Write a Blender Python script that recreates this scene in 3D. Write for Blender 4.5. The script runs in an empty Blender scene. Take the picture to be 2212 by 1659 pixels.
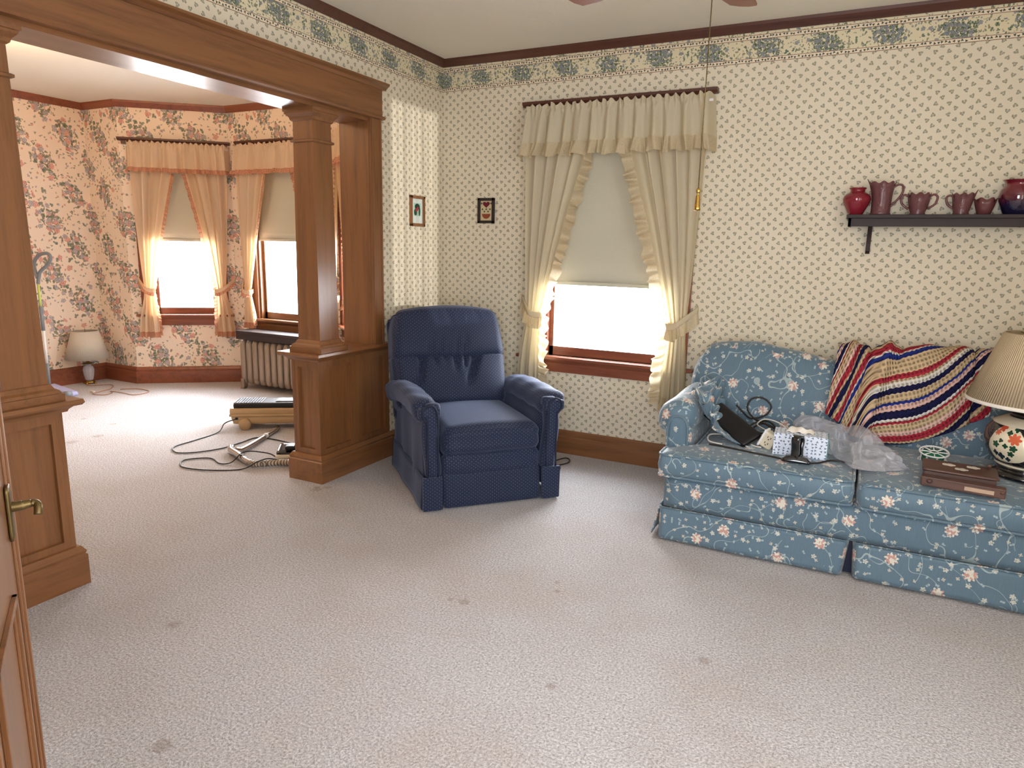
import bpy, math, random
from math import sin, cos, pi, radians, sqrt, atan2
from mathutils import Vector, Matrix
random.seed(7)
S = bpy.context.scene
COL = S.collection

# ------------------------------------------------------------------ camera
CAM = Vector((2.79377, -4.37888, 1.42))
YAW, PITCH, ROLL, FPX = 0.464458, -0.195258, 0.022162, 1477.8
fw = Vector((-sin(YAW)*cos(PITCH), cos(YAW)*cos(PITCH), sin(PITCH)))
rt = Vector((cos(YAW), sin(YAW), 0)); up = rt.cross(fw)
r2 = rt*cos(ROLL)+up*sin(ROLL); u2 = -rt*sin(ROLL)+up*cos(ROLL)
cd = bpy.data.cameras.new('camera'); cam = bpy.data.objects.new('camera', cd); COL.objects.link(cam)
M = Matrix((( r2.x, u2.x, -fw.x, CAM.x), (r2.y, u2.y, -fw.y, CAM.y), (r2.z, u2.z, -fw.z, CAM.z), (0,0,0,1)))
cam.matrix_world = M
cd.sensor_width = 36; cd.lens = 36*FPX/2212; cd.clip_start = .02
S.camera = cam

# ------------------------------------------------------------------ world, lights, exposure
S.view_settings.view_transform = 'Standard'; S.view_settings.look = 'None'
S.view_settings.gamma = 1; S.view_settings.use_curve_mapping = False
S.view_settings.exposure = 0.5
S.cycles.use_denoising = True
S.cycles.max_bounces = 10; S.cycles.diffuse_bounces = 6; S.cycles.transparent_max_bounces = 16
S.cycles.sample_clamp_indirect = 6; S.cycles.caustics_reflective = False; S.cycles.caustics_refractive = False
w = bpy.data.worlds.new('world'); S.world = w; w.use_nodes = True
w.node_tree.nodes['Background'].inputs[0].default_value = (.93, .985, 1.07, 1)
w.node_tree.nodes['Background'].inputs[1].default_value = 12.0

def area_light(name, loc, rot, sx, sy, power, color=(1,1,1), portal=False, spread=pi):
    l = bpy.data.lights.new(name, 'AREA'); l.shape = 'RECTANGLE'; l.size = sx; l.size_y = sy
    l.energy = power; l.color = color
    if portal: l.cycles.is_portal = True
    o = bpy.data.objects.new(name, l); o.location = loc; o.rotation_euler = rot; COL.objects.link(o); return o
# low sunlight coming in between strips added in the unseen right-hand wall's opening
sp = bpy.data.lights.new('low_sun', 'SPOT'); sp.energy = 3300; sp.spot_size = radians(9); sp.spot_blend = .1
sp.shadow_soft_size = .05; sp.color = (1, .97, .93)
spo = bpy.data.objects.new('low_sun', sp); COL.objects.link(spo)
SUN_D = Vector((-1, .44, -.03)).normalized()
spo.location = Vector((0, -.22, 1.6)) - SUN_D*13
spo.rotation_euler = SUN_D.to_track_quat('-Z', 'Y').to_euler()

# ------------------------------------------------------------------ node helpers
def lin(c):
    def f(v):
        v /= 255.
        return v/12.92 if v <= .04045 else ((v+.055)/1.055)**2.4
    return (f(c[0]), f(c[1]), f(c[2]), 1)
class X:
    """math expression that grows shader nodes"""
    def __init__(s, nt, k): s.nt = nt; s.k = k
    def op(s, o, b=None, c=None):
        n = s.nt.nodes.new('ShaderNodeMath'); n.operation = o
        for i, v in enumerate((s, b, c)):
            if v is None: continue
            if isinstance(v, X): s.nt.links.new(v.k, n.inputs[i])
            else: n.inputs[i].default_value = v
        return X(s.nt, n.outputs[0])
    def __add__(s, b): return s.op('ADD', b)
    def __sub__(s, b): return s.op('SUBTRACT', b)
    def __mul__(s, b): return s.op('MULTIPLY', b)
    def __truediv__(s, b): return s.op('DIVIDE', b)
    def lt(s, b): return s.op('LESS_THAN', b)
    def gt(s, b): return s.op('GREATER_THAN', b)
    def mx(s, b): return s.op('MAXIMUM', b)
    def mn(s, b): return s.op('MINIMUM', b)
    def fl(s): return s.op('FLOOR')
    def ab(s): return s.op('ABSOLUTE')
    def cs(s): return s.op('COSINE')
    def sn(s): return s.op('SINE')
    def clamp(s): 
        r = s.op('ADD', 0.0); r.k.node.use_clamp = True; return r
class MT:
    def __init__(s, name):
        s.m = bpy.data.materials.new(name); s.m.use_nodes = True; s.nt = s.m.node_tree
        s.b = s.nt.nodes['Principled BSDF']; s.out = s.nt.nodes['Material Output']
    def new(s, t): return s.nt.nodes.new(t)
    def link(s, a, b): s.nt.links.new(a.k if isinstance(a, X) else a, b)
    def coord(s, kind='UV'):
        n = s.new('ShaderNodeTexCoord'); return n.outputs[kind]
    def xyz(s, vec):
        n = s.new('ShaderNodeSeparateXYZ'); s.nt.links.new(vec, n.inputs[0]); return [X(s.nt, o) for o in n.outputs]
    def comb(s, x, y, z=0.0):
        n = s.new('ShaderNodeCombineXYZ')
        for i, v in enumerate((x, y, z)):
            if isinstance(v, X): s.nt.links.new(v.k, n.inputs[i])
            else: n.inputs[i].default_value = v
        return n.outputs[0]
    def noise(s, vec, scale, detail=2, rough=.5, dist=0):
        n = s.new('ShaderNodeTexNoise'); s.nt.links.new(vec, n.inputs['Vector'])
        n.inputs['Scale'].default_value = scale; n.inputs['Detail'].default_value = detail
        n.inputs['Roughness'].default_value = rough; n.inputs['Distortion'].default_value = dist
        return X(s.nt, n.outputs[0])
    def ramp(s, f, stops, interp='LINEAR'):
        n = s.new('ShaderNodeValToRGB'); s.link(f, n.inputs[0]); cr = n.color_ramp; cr.interpolation = interp
        while len(cr.elements) < len(stops): cr.elements.new(.5)
        for e, (p, c) in zip(cr.elements, stops): e.position = p; e.color = lin(c)
        return n.outputs[0]
    def mix(s, f, a, b):
        n = s.new('ShaderNodeMix'); n.data_type = 'RGBA'
        if isinstance(f, X): s.nt.links.new(f.k, n.inputs[0])
        else: n.inputs[0].default_value = f
        for v, i in ((a, 6), (b, 7)):
            if isinstance(v, tuple): n.inputs[i].default_value = lin(v)
            else: s.nt.links.new(v, n.inputs[i])
        return n.outputs[2]
    def cell(s, u, v, cu, cv, jit=0., seed=0., warp=None):
        a = u/cu; b = v/cv; ia = a.fl(); ib = b.fl()
        wn = s.new('ShaderNodeTexWhiteNoise'); wn.noise_dimensions = '3D'
        s.nt.links.new(s.comb(ia, ib, seed), wn.inputs[0])
        r = s.xyz(wn.outputs['Color'])
        lu = (a-ia-.5-(r[0]-.5)*jit)*cu; lv = (b-ib-.5-(r[1]-.5)*jit)*cv
        rad = (lu*lu+lv*lv).op('SQRT'); th = lv.op('ARCTAN2', lu)+r[2]*6.283
        wn2 = X(s.nt, wn.outputs['Value'])
        return rad, th, wn2, r
    def petal(s, rad, th, k, R, dep):
        return rad.lt(((th*(k/2.)).cs().ab()*dep+(1-dep))*R)
    def base(s, c, rough=.6, spec=.3):
        if isinstance(c, tuple): s.b.inputs['Base Color'].default_value = lin(c)
        else: s.link(c, s.b.inputs['Base Color'])
        s.b.inputs['Roughness'].default_value = rough; s.b.inputs['Specular IOR Level'].default_value = spec
    def bump(s, h, dist=.002, strength=.6):
        n = s.new('ShaderNodeBump'); s.link(h, n.inputs['Height']); n.inputs['Distance'].default_value = dist
        n.inputs['Strength'].default_value = strength; s.nt.links.new(n.outputs[0], s.b.inputs['Normal'])
    def translucent(s, f, c):
        t = s.new('ShaderNodeBsdfTranslucent'); 
        if isinstance(c, tuple): t.inputs[0].default_value = lin(c)
        else: s.link(c, t.inputs[0])
        m = s.new('ShaderNodeMixShader'); m.inputs[0].default_value = f
        s.nt.links.new(s.b.outputs[0], m.inputs[1]); s.nt.links.new(t.outputs[0], m.inputs[2])
        s.nt.links.new(m.outputs[0], s.out.inputs[0])

MATS = {}
def simple(name, c, rough=.5, spec=.4, metal=0., coat=0., bump=None):
    t = MT(name); t.base(c, rough, spec); t.b.inputs['Metallic'].default_value = metal
    t.b.inputs['Coat Weight'].default_value = coat
    n = t.noise(t.coord('Object'), 30, 3)
    t.link(t.mix(n*.3, c, tuple(int(v*.78) for v in c)), t.b.inputs['Base Color'])
    if bump: t.bump(t.noise(t.coord('Object'), bump[0], 3), bump[1], .6)
    return t.m

def wood(name, c, dark, axis='Z', rough=.32, coat=.25):
    t = MT(name); p = t.xyz(t.coord('Object'))
    k = {'X': (1.2, 22, 22), 'Y': (22, 1.2, 22), 'Z': (22, 22, 1.2)}[axis]
    v = t.comb(p[0]*k[0], p[1]*k[1], p[2]*k[2])
    n = t.noise(v, 1.0, 4, .6, .6); n2 = t.noise(v, 6.0, 3, .7)
    f = (n*.75+n2*.35)
    t.base(t.ramp(f, [(.3, dark), (.55, c), (.8, tuple(min(255, int(q*1.1)) for q in c))]), rough, .45)
    t.b.inputs['Coat Weight'].default_value = coat; t.b.inputs['Coat Roughness'].default_value = .22
    t.bump(n2, .0006, .4); return t.m

def build_materials():
    G = MATS
    HON, HOND = (128, 84, 50), (98, 62, 36)
    for a in 'XYZ': 
        G['wood'+a] = wood('honey_stained_wood_'+a.lower(), HON, HOND, a)
        G['dark'+a] = wood('dark_stained_wood_'+a.lower(), (86, 50, 38), (60, 34, 27), a, .4, .1)
        G['red'+a] = wood('red_stained_wood_'+a.lower(), (130, 72, 48), (96, 50, 34), a, .36, .2)
    G['walnut'] = wood('walnut_wood', (44, 30, 27), (30, 21, 19), 'X', .6, 0.)
    G['boxwood'] = wood('carved_brown_wood', (88, 60, 50), (58, 38, 32), 'X', .45, .1)
    # cream wallpaper with small green sprigs
    t = MT('cream_sprig_wallpaper'); p = t.xyz(t.coord('UV')); u, v = p[0], p[1]
    cu, cv = .064, .056
    m = None; leafv = None
    for k, (du, dv) in enumerate(((0, 0), (.032, .028))):
        rad, th, rv, r = t.cell(u+du, v+dv, cu, cv, .12, 3.+k)
        a = t.petal(rad, th, 3, .0125, .78)
        hole = rad.lt(.0022)
        st = t.petal(rad, th+.5, 2, .0105, .93)
        a = a.mx(st)
        g = t.noise(t.comb(u*420, v*420), 1.0, 2)
        a = a*g.gt(.44)*(hole*-1+1)
        m = a if m is None else m.mx(a)
    n = t.noise(t.comb(u, v), 2.5, 2)
    bg = t.mix(n, (224, 213, 190), (216, 204, 180))
    t.base(t.mix(m*.8, bg, (96, 96, 74)), .62, .25); G['paperA'] = t.m
    # peach wallpaper with rose clusters
    def floral(name, bg1, bg2, leafc, leafc2, f1, f2, f3, per_u, per_v, k=1., clus=.11, base_density=.3, border=False):
        t = MT(name); p = t.xyz(t.coord('UV')); u0, v0 = p[0], p[1]
        wv = t.comb(u0, v0)
        u = u0+(t.noise(wv, 9*1/k, 2)-.5)*.05*k; v = v0+(t.noise(t.comb(u0, v0, 5.), 9/k, 2)-.5)*.05*k
        # cluster centres on a staggered lattice
        cl = None
        for kk, (du, dv) in enumerate(((0., 0.), (per_u/2, per_v/2 if not border else .028))):
            a = (u+du)/per_u
            lu = (a-a.fl()-.5)*per_u
            if border: lv = v0-(2.562 if kk else 2.582)
            else:
                b = (v+dv)/per_v; lv = (b-b.fl()-.5)*per_v
            lu2 = lu+lv*.35
            d = ((lu2*lu2)*1.6+lv*lv*.65).op('SQRT') if not border else ((lu2*lu2)+lv*lv*1.4).op('SQRT')
            cl = d if cl is None else cl.mn(d)
        dens = (cl/(clus*-1.)+1.).clamp()           # 1 in the middle of a cluster
        col = t.mix(t.noise(wv, 3, 2), bg1, bg2)
        # sprigs everywhere
        for q, (cs, R, kk, c, pr) in enumerate(((.04, .009, 3, leafc, .26), (.055, .010, 5, f1, .24), (.04, .008, 2, leafc2, .26), (.06, .010, 5, f3, .16))):
            rad, th, rv, r = t.cell(u+.013*q, v+.007*q, cs*k, cs*k, .7, 11.+q)
            mk = t.petal(rad, th, kk, R*k*1.25, .8)*rv.lt(pr*(.6+base_density))
            col = t.mix(mk*.72, col, c)
        # leaves around clusters
        for q, (cs, R, kk, c) in enumerate(((.05, .023, 2, leafc), (.042, .02, 2, leafc2), (.06, .025, 3, leafc))):
            rad, th, rv, r = t.cell(u+.021*q, v-.017*q, cs*k, cs*k, .6, 21.+q)
            mk = t.petal(rad, th, kk, R*k, .75)*rv.lt(dens*1.7+base_density*.25)
            col = t.mix(mk*.8, col, c)
        # roses: rings of petals
        for q, (cs, R, c, c2) in enumerate(((.085, .03, f1, f2), (.07, .025, f3, f3))):
            rad, th, rv, r = t.cell(u+.03*q, v+.05*q, cs*k, cs*k, .45, 31.+q)
            mk = t.petal(rad, th, 5, R*k, .3)*rv.lt(dens*1.5+base_density*.2)
            ring = (rad*(2*pi/(.011*k))+th*1.).sn().gt(.35)
            col = t.mix(mk*.85, col, t.mix(ring*.7, t.mix(r[0].gt(.5), c, c2), bg1))
        if border:
            def band(a, b): return v0.gt(a)*v0.lt(b)
            col = t.mix(band(2.499, 2.522).mx(band(2.622, 2.646)), col, (226, 212, 184))
            for zz in (2.510, 2.634):
                rad, th, rv, r = t.cell(u0, v0-zz+.01, .018, .02, .4, 41.+zz)
                col = t.mix(t.petal(rad, th, 3, .0065, .6)*band(zz-.008, zz+.008), col, (70, 76, 72))
            for zz in (2.499, 2.521, 2.622, 2.645):
                col = t.mix(band(zz-.0016, zz+.0016)*.9, col, (128, 84, 74))
        t.base(col, .65, .25); return t.m
    G['paperB'] = floral('peach_rose_wallpaper', (240, 222, 202), (234, 213, 190), (98, 112, 96), (124, 118, 92), (200, 112, 100), (210, 138, 122), (136, 134, 148), .46, .53, 1., .15, .12)
    G['border'] = floral('blue_rose_border', (222, 210, 178), (214, 202, 170), (62, 88, 68), (104, 110, 80), (54, 86, 120), (34, 60, 98), (40, 76, 112), .62, 1., .42, .095, .45, True)
    # plaster ceiling
    t = MT('stippled_plaster'); t.base((232, 226, 212), .8, .2)
    t.bump(t.noise(t.coord('Object'), 70, 4, .7), .004, .35); G['ceiling'] = t.m
    # carpet
    t = MT('beige_cut_pile_carpet'); oc = t.coord('Object'); p = t.xyz(oc)
    f = t.noise(oc, 120, 3, .7); g = t.noise(oc, 1.3, 3, .6); g2 = t.noise(oc, 46, 3, .6)
    col = t.mix(((f-.5)*2.6+.5).clamp(), (140, 133, 131), (234, 229, 231))
    col = t.mix(((g-.5)*2.4+.1).clamp()*.5, col, (160, 138, 116))
    spots = [(49,0)]
    for (sx, sy, sr) in CARPET_SPOTS:
        du = p[0]-sx; dv = p[1]-sy
        d = (du*du+dv*dv).op('SQRT')+(g2-.5)*sr*1.6
        col = t.mix(((d/(-sr)+1.)*2.2).clamp()*.4, col, (124, 96, 70))
    t.base(col, .95, .12); t.b.inputs['Sheen Weight'].default_value = .25
    t.bump(f+g2*.6, .012, .9); G['carpet'] = t.m
    # sofa brocade
    t = MT('blue_floral_brocade'); p = t.xyz(t.coord('UV')); u, v = p[0], p[1]
    wv = t.comb(u, v)
    col = t.mix(t.noise(t.comb(u*260, v*14), 1.0, 2), (98, 122, 138), (80, 103, 117))
    vn = t.noise(wv, 5.5, 1, .4); vn2 = t.noise(t.comb(u, v, 7.), 7.5, 1, .4)
    vine = (vn-.5).ab().lt(.0042).mx((vn2-.52).ab().lt(.0042)*t.noise(t.comb(u, v, 3.), 6, 1).gt(.5))
    col = t.mix(vine*.62, col, (178, 190, 188))
    for q, (cs, R, kk, c, pr, dep, jit) in enumerate(((.038, .009, 2, (166, 180, 184), .42, .85, .8), (.075, .012, 5, (204, 202, 190), .5, .5, .8), (.05, .0085, 4, (198, 192, 176), .35, .6, .8))):
        rad, th, rv, r = t.cell(u+.02*q, v+.013*q, cs, cs, jit, 3.+q)
        col = t.mix(t.petal(rad, th, kk, R, dep)*rv.lt(pr)*t.noise(t.comb(u*180, v*180), 1., 1).gt(.38)*.85, col, c)
    for k, (du, dv) in enumerate(((0, 0), (.15, .1))):
        rad, th, rv, r = t.cell(u+du, v+dv, .34, .24, .35, 9.+k)
        mk = t.petal(rad, th, 9, .029, .4)*(t.noise(t.comb(u*90, v*90), 1., 2)+rad*(-6.)).gt(.24)
        col = t.mix(mk*.9, col, t.mix(t.noise(t.comb(u*60, v*60), 1., 1).gt(.52), (222, 214, 198), (196, 148, 136)))
    t.base(col, .55, .35); t.b.inputs['Sheen Weight'].default_value = .3
    t.bump(t.noise(t.comb(u*420, v*30), 1., 2), .001, .4); G['sofa'] = t.m
    # recliner fabric
    t = MT('navy_dotted_upholstery'); p = t.xyz(t.coord('UV')); u, v = p[0], p[1]
    dots = None
    for du, dv in ((0, 0), (.0125, .0095)):
        rad, th, rv, r = t.cell(u+du, v+dv, .025, .019, 0., 1.)
        d = rad.lt(.0019); dots = d if dots is None else dots.mx(d)
    col = t.mix(t.noise(t.comb(u*300, v*300), 1., 2), (20, 28, 52), (32, 41, 66))
    t.base(t.mix(dots*.5, col, (140, 142, 168)), .7, .3); t.b.inputs['Sheen Weight'].default_value = .25
    t.b.inputs['Sheen Tint'].default_value = (.6, .7, 1, 1)
    t.bump(t.noise(t.comb(u*300, v*300), 1., 2), .001, .5); G['navy'] = t.m
    G['navy_piping'] = simple('navy_piping', (24, 30, 52), .7)
    # curtains
    def cloth(name, c, tr, f, lace=False):
        t = MT(name); oc = t.coord('Object')
        n = t.noise(oc, 260, 2); cc = t.mix(n, c, tuple(int(q*.9) for q in c))
        if 'fringe' in name:
            p = t.xyz(t.coord('UV')); rad, th, rv, r = t.cell(p[0], p[1], .020, .016, .3, 5.)
            cc = t.mix(rad.gt(.0058)*rad.lt(.0080)*.7, cc, (240, 208, 178)); cc = t.mix(rad.lt(.003), cc, (150, 84, 66))
        t.base(cc, .85, .15)
        t.bump(n, .0008, .4); t.translucent(f, tr)
        if lace:
            a = t.noise(t.coord('UV'), 170, 2).gt(.36)
            tr_ = t.new('ShaderNodeBsdfTransparent'); m = t.new('ShaderNodeMixShader')
            old = t.out.inputs[0].links[0].from_socket
            t.link((a*.35+.65), m.inputs[0]); t.nt.links.new(tr_.outputs[0], m.inputs[1]); t.nt.links.new(old, m.inputs[2])
            t.nt.links.new(m.outputs[0], t.out.inputs[0])
        return t.m
    G['curtain'] = cloth('cream_curtain_cotton', (222, 211, 184), (250, 232, 180), .30)
    G['ruffle'] = cloth('cream_ruffle_lace', (214, 199, 168), (250, 234, 200), .32, True)
    G['curtain_bay'] = cloth('peach_curtain_cotton', (240, 216, 186), (255, 222, 165), .3)
    G['ruffle_bay'] = cloth('pink_ball_fringe', (196, 134, 108), (245, 190, 150), .25, True)
    G['shade'] = cloth('cream_shade_vinyl', (204, 199, 180), (235, 222, 190), .03)
    # glass
    t = MT('window_glass'); g = t.new('ShaderNodeBsdfGlossy'); g.inputs['Roughness'].default_value = .02
    tr = t.new('ShaderNodeBsdfTransparent'); fr = t.new('ShaderNodeLayerWeight'); m = t.new('ShaderNodeMixShader')
    t.link(X(t.nt, fr.outputs['Facing']).op('POWER', 4.)*.5+.04, m.inputs[0]); t.nt.links.new(tr.outputs[0], m.inputs[1]); t.nt.links.new(g.outputs[0], m.inputs[2])
    t.nt.links.new(m.outputs[0], t.out.inputs[0]); G['glass'] = t.m
    def tinted(name, c, alpha, rough=.08, bump=0):
        t = MT(name); t.base(c, rough, .6); t.b.inputs['Coat Weight'].default_value = .5
        tr = t.new('ShaderNodeBsdfTransparent'); tr.inputs[0].default_value = lin(c); m = t.new('ShaderNodeMixShader')
        m.inputs[0].default_value = alpha
        t.nt.links.new(tr.outputs[0], m.inputs[1]); t.nt.links.new(t.b.outputs[0], m.inputs[2]); t.nt.links.new(m.outputs[0], t.out.inputs[0])
        if bump: t.bump(t.noise(t.coord('Object'), bump, 2, .5), .004, .8)
        return t.m
    G['cranberry'] = tinted('cranberry_glass', (150, 40, 54), .7)
    G['mauve'] = tinted('mauve_pressed_glass', (158, 104, 106), .42, .1, 110)
    G['smoke'] = tinted('smoky_pink_glass', (150, 92, 92), .45, .1)
    G['plastic_bag'] = tinted('clear_plastic_film', (235, 235, 240), .27, .1, 38)
    t = MT('ruby_to_cobalt_glass'); z = t.xyz(t.coord('Object'))[2]
    t.base(t.ramp(z/.17, [(.25, (28, 24, 52)), (.6, (96, 18, 34)), (.9, (120, 30, 42))]), .06, .7); t.b.inputs['Coat Weight'].default_value = .6
    G['ruby'] = t.m
    G['crystal'] = tinted('cut_crystal', (238, 236, 240), .4, .06, 90)
    G['brass'] = simple('polished_brass', (200, 160, 84), .22, .5, 1.)
    G['oldbrass'] = simple('aged_brass', (112, 92, 56), .4, .5, .8)
    G['black'] = simple('black_plastic', (20, 19, 21), .4)
    G['blackgloss'] = simple('glossy_black_plastic', (18, 18, 20), .15, .6, 0, .5)
    G['cord'] = simple('dark_rubber_cord', (44, 36, 32), .5)
    G['whitecord'] = simple('white_vinyl_cord', (222, 214, 202), .45)
    G['goldcord'] = simple('clear_gold_cord', (176, 124, 92), .4)
    G['tan'] = simple('tan_plastic', (190, 158, 116), .4, .4, 0, .1)
    G['chrome'] = simple('chromed_steel', (196, 190, 186), .2, .5, 1.)
    G['cream_plastic'] = simple('cream_plastic', (222, 212, 188), .4)
    G['grey_plastic'] = simple('grey_plastic', (128, 132, 138), .45)
    G['lime'] = simple('lime_plastic', (196, 206, 112), .4)
    G['lavender'] = simple('lavender_plastic', (176, 176, 214), .4)
    G['white'] = simple('white_plastic', (236, 234, 230), .4)
    G['radiator'] = simple('silver_brown_radiator_paint', (150, 130, 112), .38, .5, .25, .1, (60, .002))
    t = MT('hose_ribbed_vinyl'); uvv = t.xyz(t.coord('UV')); s_ = ((uvv[0]*420.+uvv[1]*30.).sn()*.5+.5)
    t.base(t.mix(s_, (84, 68, 56), (196, 180, 160)), .4, .4); t.bump(s_, .004, 1.); G['hose'] = t.m
    # pleated lamp shades
    def shade(name, c, c2, tr):
        t = MT(name); p = t.xyz(t.coord('Object')); th = p[1].op('ARCTAN2', p[0])
        pl = (th*150.).sn()*.5+.5
        t.base(t.mix(pl*.6, c, c2), .75, .2); t.bump(pl, .003, .9); t.translucent(.25, tr); return t.m
    G['shade_white'] = shade('white_pleated_shade', (252, 244, 228), (238, 224, 202), (255, 244, 224))
    G['shade_tan'] = shade('tan_pleated_shade', (226, 206, 172), (196, 172, 136), (230, 200, 160))
    # porcelain urn
    t = MT('black_porcelain'); oc = t.coord('Object'); n = t.noise(oc, 240, 2)
    t.base(t.mix(n.gt(.56)*.6, (20, 20, 24), (92, 88, 92)), .16, .6); t.b.inputs['Coat Weight'].default_value = .6; G['porcelain'] = t.m
    t = MT('cream_porcelain'); p = t.xyz(t.coord('UV')); u, v = p[0], p[1]
    col = t.mix(0., (232, 220, 192), (232, 220, 192))
    for (fx, fy, R, kk, c) in ((.030, .035, .026, 7, (206, 96, 62)), (-.034, .075, .02, 6, (196, 82, 58)), (-.045, .052, .016, 7, (206, 96, 62)), (.005, .058, .012, 4, (30, 70, 50)), (.028, .076, .013, 4, (30, 70, 50)),
        (.03, -.005, .016, 5, (30, 74, 52)), (.0, -.0, .012, 4, (30, 74, 52)), (-.04, 0., .016, 5, (40, 80, 56)), (.022, -.032, .014, 5, (30, 70, 50)), (-.02, -.05, .017, 4, (24, 34, 50)), (-.045, -.04, .014, 4, (24, 34, 50)), (.008, -.06, .012, 4, (24, 34, 50)), (-.02, .02, .01, 3, (30, 70, 50))):
        du = u-fx; dv = v-fy; rad = (du*du+dv*dv).op('SQRT'); th = dv.op('ARCTAN2', du)
        col = t.mix(t.petal(rad, th, kk, R, .4), col, c)
    t.base(col, .15, .6); t.b.inputs['Coat Weight'].default_value = .6; G['medallion'] = t.m
    G['coral'] = simple('coral_glaze', (208, 104, 84), .25, .5, 0, .4)
    # crochet blanket
    t = MT('striped_crochet_wool'); p = t.xyz(t.coord('UV')); u, v = p[0], p[1]
    vv = v+(u*260.).sn()*.0016
    fr = (vv/.46); fr = fr-fr.fl()
    be, na, re, pk, wh, bl = (206, 180, 142), (30, 32, 70), (168, 48, 62), (226, 186, 172), (226, 220, 208), (36, 52, 128)
    seq = [be, 3, re, 2, be, 1, wh, 2, na, 2, be, 3, bl, 1, pk, 2, na, 3, wh, 1, re, 1, be, 3, pk, 2, re, 3, be, 1, na, 3, be, 2, re, 3, wh, 1, bl, 2, be, 3]
    tot = sum(seq[1::2]); pos = 0; stops = []
    for c, n_ in zip(seq[::2], seq[1::2]): stops.append((pos/tot, c)); pos += n_
    stitch = ((u*330.).sn()*.5+.5)*((v*330.).sn()*.5+.5)
    t.base(t.mix(stitch*.5, t.ramp(fr, stops, 'CONSTANT'), (40, 34, 40)), .95, .1)
    t.bump(t.noise(t.comb(u*90, v*90), 1., 2)+stitch*-1., .008, 1.); G['blanket'] = t.m
    # tissue box card
    t = MT('patterned_card'); p = t.xyz(t.coord('UV')); rad, th, rv, r = t.cell(p[0], p[1], .02, .016, .5, 2.)
    t.base(t.mix(t.petal(rad, th, 3, .0055, .95), (218, 224, 238), (60, 84, 110)), .6, .3); G['tissuebox'] = t.m
    G['teal_card'] = simple('teal_card', (96, 150, 144), .6)
    G['tissue'] = simple('tissue_paper', (238, 230, 218), .9)
    G['ribbon'] = simple('green_ribbon', (24, 104, 74), .35)
    G['blueribbon'] = simple('blue_ribbon', (40, 48, 116), .35)
    G['inlay'] = simple('white_inlay', (214, 206, 190), .4)
    G['label'] = simple('paper_label', (188, 160, 138), .7)
    G['paper'] = simple('white_mat_board', (206, 212, 202), .8)
    G['sampler'] = simple('linen_sampler', (204, 184, 146), .9)
    G['maroon'] = simple('maroon_thread', (106, 26, 40), .9)
    G['rust'] = simple('rust_thread', (140, 66, 44), .9)
    G['green'] = simple('dark_green_paint', (40, 66, 48), .9)
    G['rose'] = simple('rose_paint', (156, 50, 58), .9)
    G['mint'] = simple('pale_mint_paint', (162, 190, 172), .9)
    t = MT('lamp_glow'); e = t.new('ShaderNodeEmission'); e.inputs[0].default_value = (1, .75, .45, 1); e.inputs[1].default_value = 6
    t.nt.links.new(e.outputs[0], t.out.inputs[0]); G['shade_glow'] = t.m

CARPET_SPOTS = [(.618,-2.84,.03),(1.147,-3.284,.035),(1.427,-2.171,.018),(1.486,-2.16,.03),(1.755,-1.82,.014),(1.783,-1.893,.016),
    (.056,-1.455,.04),(.085,-1.40,.03),(.03,-1.43,.025),(2.022,-2.495,.022),(2.438,-2.1,.028),(-2.1,-1.4,.045),(-2.33,-1.13,.035),(-2.1,-1.59,.05),(-2.68,-1.15,.03)]
build_materials()

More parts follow.
